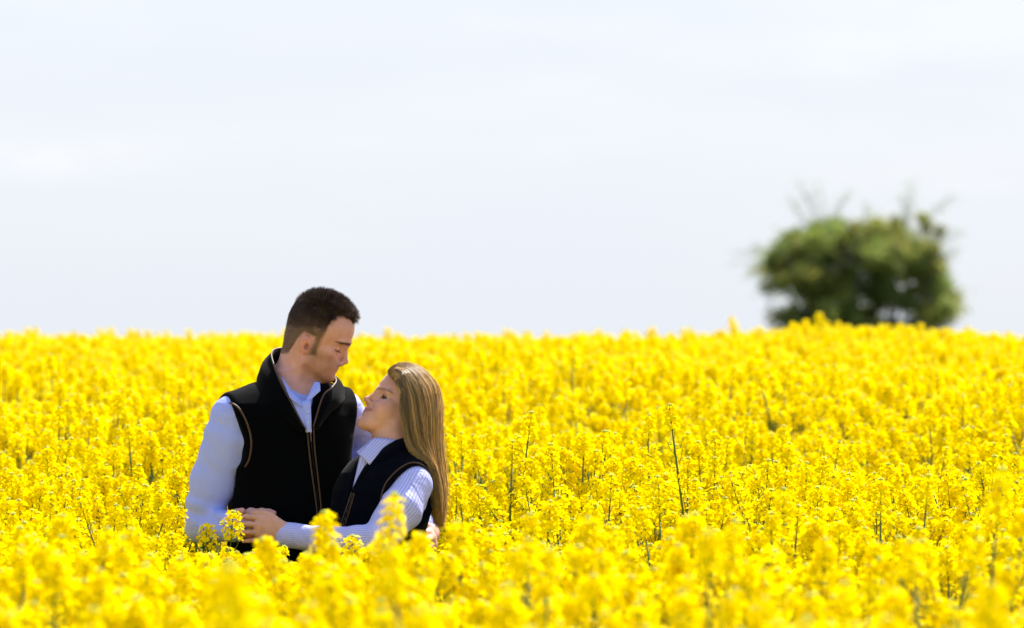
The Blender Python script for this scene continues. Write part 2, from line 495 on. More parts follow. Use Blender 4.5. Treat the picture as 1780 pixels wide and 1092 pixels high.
def build_plant(seed, H=1.27, kind=0):
    """-> dict of meshes: stem, leaves, list of flower heads (each with its own mesh), origin at the foot"""
    rng = np.random.default_rng(seed)
    st, lf, heads = MB(), MB(), []
    lean = rng.normal(0, .03, 2)
    main = spline([[0, 0, -.03], [lean[0] * .3, lean[1] * .3, H * .35], [lean[0], lean[1], H * .72], [lean[0] * 1.5 + rng.normal(0, .01), lean[1] * 1.5, H - .085]], 9)
    tube(st, main, np.linspace(.0058, .0021, 9), 6, 1)
    def head(base, axis, L, nfl, width, pods):
        h = MB(); raceme(h, rng, np.asarray(base), np.asarray(axis, float), L, nfl, width, pods); heads.append(h)
    tall = kind == 1
    Lm = rng.uniform(.075, .115)
    head(main[-1], main[-1] - main[-2], Lm if not tall else .07, (44 if not tall else 24), (.0275 if not tall else .020), 7 if not tall else 14)
    nb = rng.integers(6, 8) if not tall else rng.integers(4, 6)
    a = rng.random() * 6.28
    for i in range(nb):
        a += 2.4 + rng.normal(0, .25)
        f = .50 + .36 * i / nb
        if tall: f -= .10
        p0 = main[int(f * 8)] * (1 - (f * 8 % 1)) + main[min(8, int(f * 8) + 1)] * (f * 8 % 1)
        top = H - rng.uniform(.06, .22) - (.14 if tall else 0) - .03 * (nb - i) / nb
        reach = rng.uniform(.07, .15)
        o = np.array([math.cos(a), math.sin(a), 0])
        up = max(.09, top - p0[2])
        br = spline([p0, p0 + o * reach * .55 + [0, 0, up * .38], p0 + o * reach + [0, 0, up]], 6)
        tube(st, br, np.linspace(.0032, .0016, 6), 5, 1)
        ax = br[-1] - br[-2]; ax /= np.linalg.norm(ax)
        head(br[-1], ax, rng.uniform(.045, .080), rng.integers(26, 36), rng.uniform(.021, .028), int(rng.integers(2, 6)))
        blade(lf, rng, p0, [o[0], o[1], .5], rng.uniform(.06, .10), rng.uniform(.018, .03), .5, (rng.uniform(.8, 1.2),) * 3)
    for i in range(6):
        a += 2.4; z = H * rng.uniform(.15, .6)
        p0 = np.array([lean[0] * .4, lean[1] * .4, z])
        blade(lf, rng, p0, [math.cos(a), math.sin(a), .35], rng.uniform(.12, .2), rng.uniform(.045, .075), .6, (rng.uniform(.7, 1.2),) * 3)
    return st, lf, heads

def join_mbs(mbs):
    o = MB()
    for m in mbs: o.V += m.V; o.T += m.T; o.M += m.M; o.F += [tuple(i + o.n for i in f) for f in m.F]; o.n += m.n
    return o

NVAR = 9
variants = []
for v in range(NVAR):
    variants.append(build_plant(100 + v, 1.27, 1 if v >= 7 else 0))

# --- where the plants stand
rng = np.random.default_rng(11)
def scr(x, y, z):                       # world -> photograph pixel
    k = FD * PXM / y
    return 890 + x * k, 546 + (CAMZ - z) * k
spots = []
y = 5.2
while y < 40:
    sp = (0.147 if y < 16 else .138) if y < 28 else 0.22
    half = 1780 / 2 / (FD * PXM) * y * 1.06 + 0.75
    for x in np.arange(-half, half, sp):
        xx = x + rng.normal(0, sp * .30); yy = y + rng.normal(0, sp * .30)
        hs = rng.normal(1.0, 0.040) + 0.018 * math.sin(xx * 9.1 + 3 * math.sin(yy * 5.3)) + 0.022 * math.sin(xx * 1.7 + yy * 1.1) + .016 * math.sin(xx * 4.3 - yy * 2.9)
        kind = int(rng.integers(0, 7)) if rng.random() > (.21 if yy < 17 else .08) else int(rng.integers(7, 9))
        if kind >= 7: hs += 0.055 if yy < 18 else 0.01
        if yy > 19: hs = 1 + (hs - 1) * .4
        spots.append([xx, yy, hs, kind])
    y += sp
GAPS = [(.62, 11.0, .17), (.74, 9.35, .16), (-.92, 9.7, .17), (.88, 12.7, .17), (1.2, 11.9, .17), (-1.05, 10.6, .12), (.35, 10.4, .13), (1.15, 10.2, .14), (.55, 13.6, .14), (-1.3, 11.6, .12), (.22, 12.0, .12), (1.32, 10.9, .13), (.95, 10.9, .10)]
y = 7.0                                                    # thinner planting outside the frame, for other viewpoints
while y < 42:
    half = 1780 / 2 / (FD * PXM) * y * 1.06 + 0.75
    for ax in np.arange(half, half + 4.5, .25):
        for sg in (-1, 1): spots.append([sg * ax + rng.normal(0, .07), y + rng.normal(0, .07), rng.normal(1.0, .035), int(rng.integers(0, 7))])
    y += .25
def blocked(x, y, hs):
    for gx_, gy_, gr in GAPS:
        if ((x - gx_) / gr) ** 2 + ((y - gy_) / (gr * 2.1)) ** 2 < 1: return True
    if ((x + .61) / .30) ** 2 + ((y - FD - .0) / .26) ** 2 < 1: return True
    if ((x + .37) / .27) ** 2 + ((y - FD + .04) / .34) ** 2 < 1: return True
    if ((x + .19) / .13) ** 2 + ((y - FD + .05) / .34) ** 2 < 1: return True
    if -.9 < x < -.2 and FD - .38 < y < FD: return True
    return False
keep = []
for x, y, hs, kind in spots:
    if blocked(x, y, hs): continue
    gz = float(ground_z(x, y)); px, py = scr(x, y, gz + 1.27 * hs)
    if y < FD + .1 and (195 if y < 10 else 225) < px < 890:                     # in front of the couple: the crop stays below their hands
        lim = 968 + 22 * math.sin(px * .045) if px < 330 or px > 790 else 985 + 16 * math.sin(px * .06)
        if 680 < px < 820: lim = 1030
        if px > 820: lim = 962 - (px - 820) * .8
        if py < lim: hs = (CAMZ - (lim - 546) * y / (FD * PXM) - gz) / 1.27
        if hs < .62: continue
    keep.append([x, y, gz, hs, kind])
SPEC = []
# single heads that stand out in the photograph: (px, py of the top, distance, kind)
for px, py, dist, kind in ((404, 892, 11.05, 2), (564, 905, 8.6, 1), (684, 884, 8.3, 3), (668, 930, 8.5, 0), (640, 950, 9.2, 6), (612, 930, 10.6, 4), (850, 940, 9.4, 5),
                           (1742, 842, 8.2, 3), (1206, 905, 8.6, 5), (1424, 545, 24.4, 2), (955, 870, 10.2, 6), (228, 915, 9.0, 0),
                           (168, 722, 14.2, 7), (905, 745, 13.4, 8), (1040, 752, 13.0, 7), (1242, 788, 12.6, 7), (58, 835, 12.2, 8), (20, 815, 12.3, 7), (1690, 700, 15.0, 8)):
    k = FD * PXM / dist; x = (px - 890) / k; z = CAMZ - (py - 546) / k
    gz = float(ground_z(x, dist)); keep.append([x, dist, gz, (z - gz) / 1.27, kind]); SPEC.append((len(keep) - 1, px, py))
TOPS = [np.mean(np.concatenate(hd[0].V), axis=0)[:2] for _, _, hd in variants]
for i, px, py in SPEC:                                     # the main head, not the foot, stands where the photograph has it
    sc_ = keep[i][3] + .05 if keep[i][1] < 11.5 else keep[i][3]
    keep[i][0] -= TOPS[keep[i][4]][0] * sc_; keep[i][1] -= TOPS[keep[i][4]][1] * sc_
spec_i = {i: (px, py) for i, px, py in SPEC}
keep = np.array(keep)

# the 300 that show largest: nearest ones whose tops are inside the frame
pxs, pys = scr(keep[:, 0], keep[:, 1], keep[:, 2] + 1.27 * keep[:, 3])
vis = (pxs > -15) & (pxs < 1795) & (pys < 1085)
rank = keep[:, 1] + np.where(vis, 0, 1000)
for i in spec_i:
    if keep[i, 1] < 11.5: rank[i] = 0
order = np.argsort(rank)
hero = set(order[:300].tolist())
variant_me = []
for v, (st, lf, heads) in enumerate(variants):
    variant_me.append((st.mesh('rapeseed_stem', RM), lf.mesh('rapeseed_leaves', RM), [h.mesh('rapeseed_flower_head', RM) for h in heads]))
def make_plant(v):
    e = bpy.data.objects.new('rapeseed_plant', None); C.objects.link(e); e.empty_display_size = .1
    sm, lm, hm = variant_me[v]
    link('stem', sm, e); link('leaves', lm, e)
    for h in hm: link('flower_head', h, e)
    return e
protos = {}
for i in order[:300]:
    x, y, gz, hs, kind = keep[i]; kind = int(kind)
    if kind not in protos: r_ = protos[kind] = make_plant(kind)
    else:
        src = protos[kind]; r_ = src.copy(); C.objects.link(r_)
        for ch in src.children:
            c = ch.copy(); C.objects.link(c); c.parent = r_
    r_.location = (x, y, gz); r_.rotation_euler = (rng.normal(0, .035), rng.normal(0, .035), rng.random() * 6.28)
    r_.scale = (min(1.12, hs + .05),) * 2 + (hs,)
    if int(i) in spec_i: r_.rotation_euler = (0, 0, 0)
    tag(r_, 'yellow flowering rapeseed plant in the near, front part of the field', 'rapeseed plant', 'rapeseed plants standing in the front of the field')
    lab = {404: 'slim yellow rapeseed plant with its flower head against the joined hands of the couple',
           564: "blurred yellow rapeseed head rising in front of the woman's striped forearm",
           684: "tallest blurred yellow rapeseed head, standing in front of the woman's elbow",
           1742: 'tall blurred rapeseed plant at the right edge of the field',
           1206: 'large blurred rapeseed plant rising above its neighbours, lower middle of the right half'}.get(spec_i.get(int(i), (0, 0))[0])
    if lab: r_['label'] = lab

# all the others: one mass of crop, too many to count
rest = keep[[i for i in range(len(keep)) if i not in hero]]
src_col = bpy.data.collections.new('crop_sources')
for v, (st, lf, heads) in enumerate(variants):
    me = join_mbs([st, lf] + heads).mesh('crop_plant', RM)
    src_col.objects.link(bpy.data.objects.new('crop_plant_%02d' % v, me))
pm = bpy.data.meshes.new('rapeseed_crop')
pm.vertices.add(len(rest)); pm.vertices.foreach_set('co', rest[:, :3].astype(np.float32).reshape(-1))
def fattr(me, n, t, a, key):
    at = me.attributes.new(n, t, 'POINT'); at.data.foreach_set(key, a)
fattr(pm, 'hs', 'FLOAT', rest[:, 3].astype(np.float32), 'value')
fattr(pm, 'var', 'INT', rest[:, 4].astype(np.int32), 'value')
rr_ = np.stack([rng.normal(0, .04, len(rest)), rng.normal(0, .04, len(rest)), rng.random(len(rest)) * 6.28], 1)
rr_[[k for k, i in enumerate([i for i in range(len(keep)) if i not in hero]) if i in spec_i]] = 0
fattr(pm, 'rot', 'FLOAT_VECTOR', rr_.astype(np.float32).reshape(-1), 'vector')
crop = link('rapeseed_crop', pm)
tag(crop, 'dense mass of yellow rapeseed blossom filling the field behind and around the couple up to the skyline', 'rapeseed crop', None, 'stuff')
ng = bpy.data.node_groups.new('scatter_crop', 'GeometryNodeTree')
ng.interface.new_socket('Geometry', in_out='INPUT', socket_type='NodeSocketGeometry')
ng.interface.new_socket('Geometry', in_out='OUTPUT', socket_type='NodeSocketGeometry')
gi = ng.nodes.new('NodeGroupInput'); go = ng.nodes.new('NodeGroupOutput')
ip = ng.nodes.new('GeometryNodeInstanceOnPoints'); ci = ng.nodes.new('GeometryNodeCollectionInfo')
ci.inputs['Collection'].default_value = src_col; ci.inputs['Separate Children'].default_value = True
m2p = ng.nodes.new('GeometryNodeMeshToPoints')
def named(n, t):
    a = ng.nodes.new('GeometryNodeInputNamedAttribute'); a.data_type = t; a.inputs['Name'].default_value = n; return a.outputs['Attribute']
cx = ng.nodes.new('ShaderNodeCombineXYZ'); h_ = named('hs', 'FLOAT')
ng.links.new(gi.outputs[0], m2p.inputs['Mesh']); ng.links.new(m2p.outputs[0], ip.inputs['Points'])
ng.links.new(ci.outputs[0], ip.inputs['Instance']); ip.inputs['Pick Instance'].default_value = True
ng.links.new(named('var', 'INT'), ip.inputs['Instance Index'])
for a in range(3): ng.links.new(h_, cx.inputs[a])
ng.links.new(cx.outputs[0], ip.inputs['Scale'])
e2r = ng.nodes.new('FunctionNodeEulerToRotation'); ng.links.new(named('rot', 'FLOAT_VECTOR'), e2r.inputs[0]); ng.links.new(e2r.outputs[0], ip.inputs['Rotation'])
ng.links.new(ip.outputs[0], go.inputs[0])
crop.modifiers.new('scatter', 'NODES').node_group = ng

# ------------------------------------------------------------------ hawthorn tree beyond the crest
TD = 90.0; TK = FD * PXM / TD
def TP(px, py, dd=0.0): return np.array([(px - 890) / TK, TD + dd, CAMZ + (546 - py) / TK])
def build_tree():
    rg = np.random.default_rng(21)
    root = bpy.data.objects.new('hawthorn_tree', None); C.objects.link(root)
    base = TP(1495, 600); base[2] = float(ground_z(base[0], TD)); root.location = base
    m_bark = mat('tree_bark', (0.10, 0.085, 0.07), .9); add_bump(m_bark, 12, .8, .02)
    m_lf = mat('hawthorn_leaf', (0.19, 0.23, 0.055), .55, spec=.3); add_translucent(m_lf, mul_color(m_lf, 'tint', None), .55)
    wood = MB(); tw = MB()
    # clumps of the crown, in photograph pixels: (px, py, half width, half height)
    cl = []
    holes = [(1367, 520, 20), (1347, 528, 13), (1400, 526, 11), (1551, 460, 8), (1570, 483, 8), (1580, 437, 5), (1492, 533, 10), (1550, 548, 11), (1583, 547, 12), (1609, 520, 12), (1370, 462, 9), (1463, 467, 9), (1508, 480, 7)]
    def inside(x, y):
        e = ((x - 1490) / 160) ** 2 + ((y - 505) / 118) ** 2 < 1 and y < 585
        e = e and not (x < 1345 and y > 478) and y > 388 + .0017 * (x - 1500) ** 2 + 5 * math.sin(x * .09)
        if x > 1625: e = e and 480 < y < 560
        return e
    cl.extend((x_, y_, 13, 12, rg.normal(0, .5)) for x_, y_ in ((1345, 470), (1338, 500), (1352, 430), (1640, 490), (1645, 530), (1630, 450), (1560, 420), (1600, 455), (1530, 440)))
    while len(cl) < 350:
        x, y = rg.uniform(1330, 1660), rg.uniform(380, 590)
        if inside(x, y) and all((x - hx) ** 2 + (y - hy) ** 2 > (hr + 6) ** 2 for hx, hy, hr in holes):
            cl.append((x, y, rg.uniform(10, 22), rg.uniform(9, 18), rg.normal(0, .8)))
    for x, y in ((1345, 440), (1338, 455), (1365, 415), (1420, 395), (1445, 390), (1560, 385), (1600, 380), (1612, 395), (1625, 405), (1648, 500), (1655, 515), (1570, 392), (1515, 398), (1390, 405)):
        cl.append((x, y, 9, 9, rg.normal(0, .5)))
    crown_c = TP(1490, 500)
    limbs = []
    foot = base + np.array([0, 0, -.1])
    fork = base + np.array([0, 0, 1.2])
    tube(wood, [foot - base, base * 0 + [.02, 0, .6], fork - base], [.20, .16, .14], 8)
    for k in range(9):
        a = TP(1345 + k * 36 + rg.uniform(-12, 12), rg.uniform(440, 520), rg.normal(0, .7))
        pts = spline([fork, fork * .55 + a * .45 + rg.normal(0, .12, 3), a], 7); limbs.append(pts)
        tube(wood, pts - base, np.linspace(.085, .028, 7), 6)
    V, F, T = [], [], []; n = 0
    for x, y, rx, ry, dd in cl:
        c = TP(x, y, dd)
        lp = min((p for l in limbs for p in l[2:]), key=lambda p: np.linalg.norm(p - c))
        tube(tw, spline([lp, (lp + c) / 2 + rg.normal(0, .06, 3), c], 4) - base, [.016, .012, .009, .004], 4)
        m = int(rg.integers(120, 190)); tone = rg.uniform(.65, 1.35); warm = rg.uniform(.85, 1.25)
        pos = c + rg.normal(0, .5, (m, 3)) * np.array([rx / TK, 1.15 * rx / TK, ry / TK]) * 1.25
        for p in pos:
            u = rg.normal(0, 1, 3); u /= np.linalg.norm(u); w = np.cross(u, rg.normal(0, 1, 3)); w /= np.linalg.norm(w); s = rg.uniform(.034, .060)
            V += [p - u * s, p + w * s * .55, p + u * s, p - w * s * .55]; F.append((n, n + 1, n + 2, n + 3)); n += 4
            T += [(tone * warm, tone, tone * .8)] * 4
    # bare twigs standing out of the crown
    for (x0, y0), (x1, y1) in (((1420, 400), (1392, 318)), ((1430, 400), (1418, 322)), ((1440, 400), (1470, 345)), ((1575, 395), (1583, 330)), ((1580, 395), (1574, 350)), ((1340, 455), (1278, 452)), ((1345, 460), (1300, 480)),
                              ((1600, 400), (1650, 345)), ((1620, 430), (1668, 405)), ((1340, 440), (1310, 425)), ((1630, 470), (1672, 440)), ((1500, 400), (1510, 360)), ((1640, 520), (1672, 540)), ((1410, 400), (1380, 350)), ((1350, 480), (1332, 540))):
        for r_ in range(2):
            a, b_ = TP(x0, y0, rg.normal(0, .2)), TP(x1 + rg.normal(0, 6), y1 + rg.normal(0, 6), rg.normal(0, .2))
            pts = spline([a, (a + b_) / 2 + rg.normal(0, .05, 3), b_], 6); tube(tw, pts - base, np.linspace(.012, .004, 6), 4)
            for p in pts[1:]:
                for _ in range(11):
                    q_ = p + rg.normal(0, .075, 3); u = rg.normal(0, 1, 3); u /= np.linalg.norm(u); w = np.cross(u, [0, .3, 1]); w /= np.linalg.norm(w); s = rg.uniform(.02, .035)
                    V += [q_ - u * s, q_ + w * s * .5, q_ + u * s, q_ - w * s * .5]; F.append((n, n + 1, n + 2, n + 3)); n += 4; T += [(.8, .9, .9)] * 4
    link('trunk', wood.mesh('trunk', [m_bark]), root)
    link('branches', tw.mesh('branches', [m_bark]), root)
    link('crown', mk_mesh('crown', np.array(V) - base, F, False, [m_lf], colors=np.array(T)), root)
    tag(root, 'lone bushy green hawthorn tree standing beyond the crest of the field', 'tree')
build_tree()

# ------------------------------------------------------------------ people: shared builders
m_skin = mat('skin', (1, 1, 1), 0.48, sss=0.12, spec=0.4)
m_skin.node_tree.nodes['Principled BSDF'].inputs['Subsurface Radius'].default_value = (0.012, 0.005, 0.003)
mul_color(m_skin, 'tint', 60.0, 0.93, 1.06)
add_bump(m_skin, 700, 0.18, 0.0006, 3)
m_hair = mat('hair', (1, 1, 1), 0.33, spec=0.5); mul_color(m_hair, 'tint', None)
m_haircap = mat('hair_base', (1, 1, 1), 0.95, spec=0.0); mul_color(m_haircap, 'tint', 300.0, .6, 1.4)
m_eye = mat('eye', (1, 1, 1), 0.12); mul_color(m_eye, 'tint', None)
m_piping = mat('piping_leather', (0.062, 0.027, 0.011), 0.6); add_bump(m_piping, 500, .4, .001)
m_metal = mat('zip_metal', (0.62, 0.60, 0.56), 0.3, metal=1.0)
m_boot = mat('boot_leather', (0.05, 0.03, 0.018), 0.5)

def smooth01(x, a, b): t = np.clip((x - a) / (b - a), 0, 1); return t * t * (3 - 2 * t)

class Head:
    """A head in its own frame: +x forward, +z up, centimetres from the underside of the chin; s = sex-dependent shape table."""
    def __init__(s, origin, Rm, scale, L):
        s.o = np.asarray(origin, float); s.R = Rm; s.k = 0.01 * scale; s.L = L; s.sdf = s.build()
    def loc(s, p): return ((p - s.o) @ s.R / s.k).astype(np.float32)      # R columns = local axes in world
    def wld(s, q): return s.o + (np.asarray(q, float) * s.k) @ s.R.T
    def build(s):
        L = s.L; S = SDF()
        cf, cb, cz, cw = L['cran']                      # front x, back x, top z, half width
        S.ell(((cf + cb) / 2, 0, cz - 8.6), ((cf - cb) / 2, cw, 8.6))
        S.ell((cf - 5.6, 0, L['brow'][1] + 2.6), (5.7, cw - 1.4, 5.6), 1.5)
        S.ell((cb + 6.3, 0, cz - 12.3), (5.6, cw - 1.6, 5.2), 2.0)                                  # occiput
        fx = L['facex']
        S.ell((fx - 5.6, 0, 7.0), (5.6, 5.3, 6.6), 2.0)                                        # face block
        S.ell((fx - 3.4, 0, 3.9), (3.9, 3.5, 3.4), 1.8)                                        # muzzle
        cx, cz1 = L['chin']
        jw = L['jaww']; jx, jz = L['jaw']
        for sg in (-1, 1):
            S.cap((jx, sg * jw, jz), (cx - 2.0, sg * 1.5, cz1 + .3), 1.5, 1.35, 1.8)
            S.cap((jx, sg * jw, jz), (jx - .3, sg * (jw + .3), jz + 4), 1.5, 1.6, 1.8)
            S.ell((fx - 3.4, sg * 4.0, L['eye'][1] - 1.9), (2.3, 1.9, 1.9), 1.6)               # cheekbone
            S.ell((fx - 2.9, sg * 2.9, L['mouth'][1] + 1.2), (2.0, 1.9, 2.2), 1.6)            # cheek
        S.ell((cx - 1.75, 0, cz1), (1.75, L.get('chinw', 1.9), 1.45), 1.2)                                     # chin
        bx, bz = L['brow']
        for sg in (-1, 1):
            S.cap((bx - .95, sg * .7, bz), (bx - 2.0, sg * 4.1, bz + .1), .95, .85, 1.3)
        ex, ez = L['eye']
        for sg in (-1, 1):                                                                     # sockets
            S.sub(f_ell((ex + 2.45, sg * 3.1, ez + .15), (1.7, 1.8, 1.25)), 1.9)
            S.ell((ex - .25, sg * 3.15, ez), (1.28, 1.28, 1.2), .5)                            # lids over the ball
            if L.get('open'): S.sub(f_ell((ex + .95, sg * 3.3, ez - .02), (.8, 1.15, .44)), .08)
        nx, nz = L['nose']; nbx, nbz = L['nbase']
        rx, rz = L['root']
        ns = L.get('nose_s', 1.0)
        S.cap((rx - .55, 0, rz), (nx - .95 * ns, 0, nz + .35), .62, .80 * ns, .9)
        S.ell((nx - .9 * ns, 0, nz + .1), (1.0 * ns, .95 * ns, .85 * ns), .6)
        for sg in (-1, 1): S.ell((nx - 1.9, sg * 1.12, nbz + .45), (1.05 * ns, .72 * ns, .72 * ns), .55)
        for sg in (-1, 1): S.sub(f_ell((nx - 1.55, sg * .58, nbz - .12), (.55, .33, .35)), .25)
        ux, uz = L['ulip']; lx, lz = L['llip']; mx_, mz = L['mouth']; mw = L.get('mw', 2.5)
        if L.get('crease'):
            for sg in (-1, 1): S.sub(f_cap((nbx - .9, sg * 2.1, nbz + .2), (mx_ + 1.3, sg * 3.75, mz + .4), .10, .16), .9)
        if L.get('fat'):
            for sg in (-1, 1): S.ell((fx - 4.6, sg * 3.3, mz + 1.2), (3.2, 2.1, 3.0), 2.2)
        for sg in (-1, 1):                                                                     # lips, corners lifted in a smile
            S.cap((ux - .65, sg * .35, uz), (mx_ + .15, sg * mw, mz + .1), L.get('lipr', .58), .3, .35)
            S.cap((lx - .65, 0, lz), (mx_ + .15, sg * (mw - .15), mz), L.get('lipr', .58) + .1, .3, .35)
            S.sub(f_cap(((ux + lx) / 2 + .05, 0, (uz + lz) / 2 + .02), (mx_ + .75, sg * (mw + .4), mz + .2), .07, .10), .22)
            pass
        S.sub(f_cap((cx + .45 + L.get('mento', 0), -1.3, (lz + cz1) / 2 + .35), (cx + .45 + L.get('mento', 0), 1.3, (lz + cz1) / 2 + .35), .55, .55), .8)
        ea, eb = L['ear']                                                                      # ear
        er = L.get('ear_len', 3.1)
        for sg in (-1, 1):
            M = rot_m([('Y', -12), ('Z', sg * -22)])
            S.ell((ea, sg * (cw + .02), eb), (1.7, .62, er), .3, M)
            S.sub(f_ell((ea + .25, sg * (cw + .85), eb + .25), (1.12, .62, er * .68), M), .15)
            S.sub(f_ell((ea + .55, sg * (cw + .45), eb - .25), (.6, .8, .85), M), .15)
            S.ell((ea - .45, sg * (cw + .22), eb + .2), (.28, .3, er * .42), .2, M)
            S.ell((ea + 1.0, sg * (cw + .15), eb - .35), (.3, .4, .5), .2)
        return S
    def prim(s):
        f = lambda p: s.sdf(s.loc(p)) * s.k
        return f, s.wld((-2, 0, 11)), 0.165

def skin_tint(h, V, base, lips, stubble=None, hairc=None, browc=(.05, .03, .02), scalp=None):
    """surface colours: lips, beard shadow, brows, lash line, short side hair; shade painted into ear hollow and lip parting"""
    q = h.loc(V); n = len(V); c = np.tile(np.array(base, float), (n, 1)); L = h.L
    x, y, z = q[:, 0], np.abs(q[:, 1]), q[:, 2]
    head = (np.linalg.norm(q - np.array([-2, 0, 10]), axis=1) < 17)
    def blend(w, col):
        nonlocal c; w = (w * head)[:, None]; c = c * (1 - w) + np.array(col) * w
    def blob(cx, cy, cz, rx, ry, rz, soft=.5):
        d = np.sqrt(((x - cx) / rx) ** 2 + ((y - cy) / ry) ** 2 + ((z - cz) / rz) ** 2); return 1 - smooth01(d, 1 - soft, 1 + soft * .4)
    fx = L['facex']; ez = L['eye'][1]
    red = np.array(base) * (1.12, .80, .76)
    blend(.5 * blob(fx - 2.2, 3.9, ez - 2.3, 2.6, 2.4, 2.0, .8), red)
    blend(.55 * blob(L['nose'][0] - 1, 0, L['nose'][1], 1.7, 1.6, 1.3, .7), red)
    blend(.6 * blob(L['ear'][0], h.L['cran'][3] + .2, L['ear'][1], 2.2, 1.3, 3.6, .5), red)
    if stubble is not None:
        w = (1 - smooth01(z, L['mouth'][1] + .6 + .45 * y, L['mouth'][1] + 2.2 + .45 * y)) * smooth01(z, -3.2, -1.0) * smooth01(x, L['ear'][0] + .3, L['ear'][0] + 2.0)
        w *= .66 * (0.85 + .22 * wob(q, 31.0)); blend(np.clip(w, 0, 1), stubble)
    # brows
    bx, bz = L['brow']
    yy = np.clip((y - .7) / 4.8, 0, 1)
    bw = (1 - smooth01(np.abs(z - (bz - .15 + L.get('brow_dz', 0) + .75 * np.sin(yy * 2.4) * L.get('brow_arch', .6))), .2, .2 + L.get('brow_w', .38) * (1.1 - .6 * yy))) * smooth01(y, .5, 1.1) * (1 - smooth01(y, 4.9, 5.7)) * (x > bx - 6)
    blend(L.get('brow_s', .95) * bw, browc)
    # lids / lash line
    lash = (1 - smooth01(np.abs(z - (ez + L.get('lash_dz', -.45) + .10 * (y - 3.1) ** 2 * L.get('lash_c', 1))), .08, L.get('lash_w', .26))) * (1 - smooth01(np.abs(y - 3.15), 1.35, 1.8)) * (x > L['eye'][0] - 1.2)
    blend(.95 * lash, (.02, .012, .01))
    # lips
    ux, uz = L['ulip']; lx, lz = L['llip']; mx_, mz = L['mouth']
    mw = L.get('mw', 2.5); yy = np.clip(y / mw, 0, 1); midz = (uz + lz) / 2 * (1 - yy) + (mz + .1) * yy
    lw = (1 - smooth01(np.abs(z - midz), .75 * (1 - .6 * yy), 1.1 * (1 - .6 * yy))) * (1 - smooth01(y, mw - .2, mw + .35)) * (x > mx_ - .3)
    blend(.75 * lw, lips)
    gl = (1 - smooth01(np.abs(z - midz), .04, .2)) * (1 - smooth01(y, mw, mw + .7)) * (x > mx_ - .6)  # shade of the parting between the lips, painted as darker lip colour
    blend(.6 * gl, np.array(lips) * .4)
    if scalp is not None:
        w, col = scalp(q); w = (w * head)[:, None]; c = c * (1 - w) + col * w
    ea, eb = L['ear']; blend(.75 * blob(ea + .45, h.L['cran'][3] + .2, eb - .1, .75, .6, 1.1, .6), np.array(base) * (.35, .2, .18))  # ear hollow darkened: its shade is put into the skin tint
    return c

def hand(S, wrist, knuckles, fingers, thumb, r=0.0092, palm_r=0.0125):
    """palm + five separate bent fingers; every point is a world position"""
    wrist = np.asarray(wrist); 
    for i, kp in enumerate(knuckles):
        S.cap(wrist + (np.asarray(kp) - np.mean(knuckles, axis=0)) * .55, kp, .0145, palm_r, .016)
    for i in range(3): S.cap(knuckles[i], knuckles[i + 1], palm_r * .95, palm_r * .9, .012)
    for i, f in enumerate(fingers):
        rr = r * (1.0, 1.04, .98, .86)[i]
        pts = [knuckles[i]] + list(f); S.chain(pts, [rr * 1.08, rr * 1.0, rr * .92, rr * .8][:len(pts)], .006, .003)
    S.chain(thumb, [.015, .0115, .0102, .0085][:len(thumb)], .012, .003)

def person_mesh(name, S, X, Y, Z, it=1):
    V, F = polygonise(S, X, Y, Z); V = relax(V, F, it); return V, F

def project(S, px, py, d0=-420, step=.0025, off=0.0):
    """first hit of the photograph ray through (px,py) with the surface S"""
    pix = np.stack([np.atleast_1d(px), np.atleast_1d(py)], 1).astype(float)
    A = np.array([P(a, b, d0) for a, b in pix]); B_ = np.array([P(a, b, d0 + 640) for a, b in pix])
    D = B_ - A; Ln = np.linalg.norm(D, axis=1, keepdims=True); D /= Ln
    t = np.zeros(len(A)); hit = np.zeros(len(A), bool)
    for _ in range(400):
        v = S((A + D * t[:, None]).astype(np.float32)) - off
        hit |= v < .0006
        t = np.where(hit, t, t + np.clip(v * .7, .0008, .02))
    return A + D * t[:, None], hit & (t < Ln[:, 0] * .98)

def surf_line(S, pts, n=40, off=.0015):
    c = spline([[a, b, 0] for a, b in pts], n)
    W, ok = project(S, c[:, 0], c[:, 1], off=off)
    W = W[ok]
    for _ in range(2): W[1:-1] = (W[:-2] + 2 * W[1:-1] + W[2:]) / 4
    return W

def patch(name, rows, nu, nv, thick, m, parent, bulge=None, attr_scale=None):
    """smooth cloth sheet through rows of control points (all rows the same length), given real thickness"""
    rows = np.asarray(rows, float)
    A = np.stack([spline(r_, nv) for r_ in rows]); G = np.stack([spline(A[:, j], nu) for j in range(nv)], 1)
    dU = np.gradient(G, axis=0); dV = np.gradient(G, axis=1); N = np.cross(dU, dV); N /= np.linalg.norm(N, axis=2, keepdims=True) + 1e-12
    T = G - N * thick
    V = np.concatenate([G.reshape(-1, 3), T.reshape(-1, 3)]); k = nu * nv
    F = []
    for i in range(nu - 1):
        for j in range(nv - 1):
            a, b, c, d = i * nv + j, i * nv + j + 1, (i + 1) * nv + j + 1, (i + 1) * nv + j
            F += [(a, b, c, d), (a + k, d + k, c + k, b + k)]
    for i in range(nu - 1):
        for j in (0, nv - 1):
            a, d = i * nv + j, (i + 1) * nv + j; q = (a, d, d + k, a + k); F.append(q if j == 0 else q[::-1])
    for j in range(nv - 1):
        for i in (0, nu - 1):
            a, b = i * nv + j, i * nv + j + 1; q = (a, a + k, b + k, b); F.append(q if i == 0 else q[::-1])
    arc = np.cumsum(np.concatenate([[0], np.linalg.norm(np.diff(G.mean(0), axis=0), axis=1)]))
    st = np.tile(np.broadcast_to(arc, (nu, nv)).reshape(-1), 2)
    me = mk_mesh(name, V, F, True, [m], attrs={'stripe': st})
    return link(name, me, parent), G

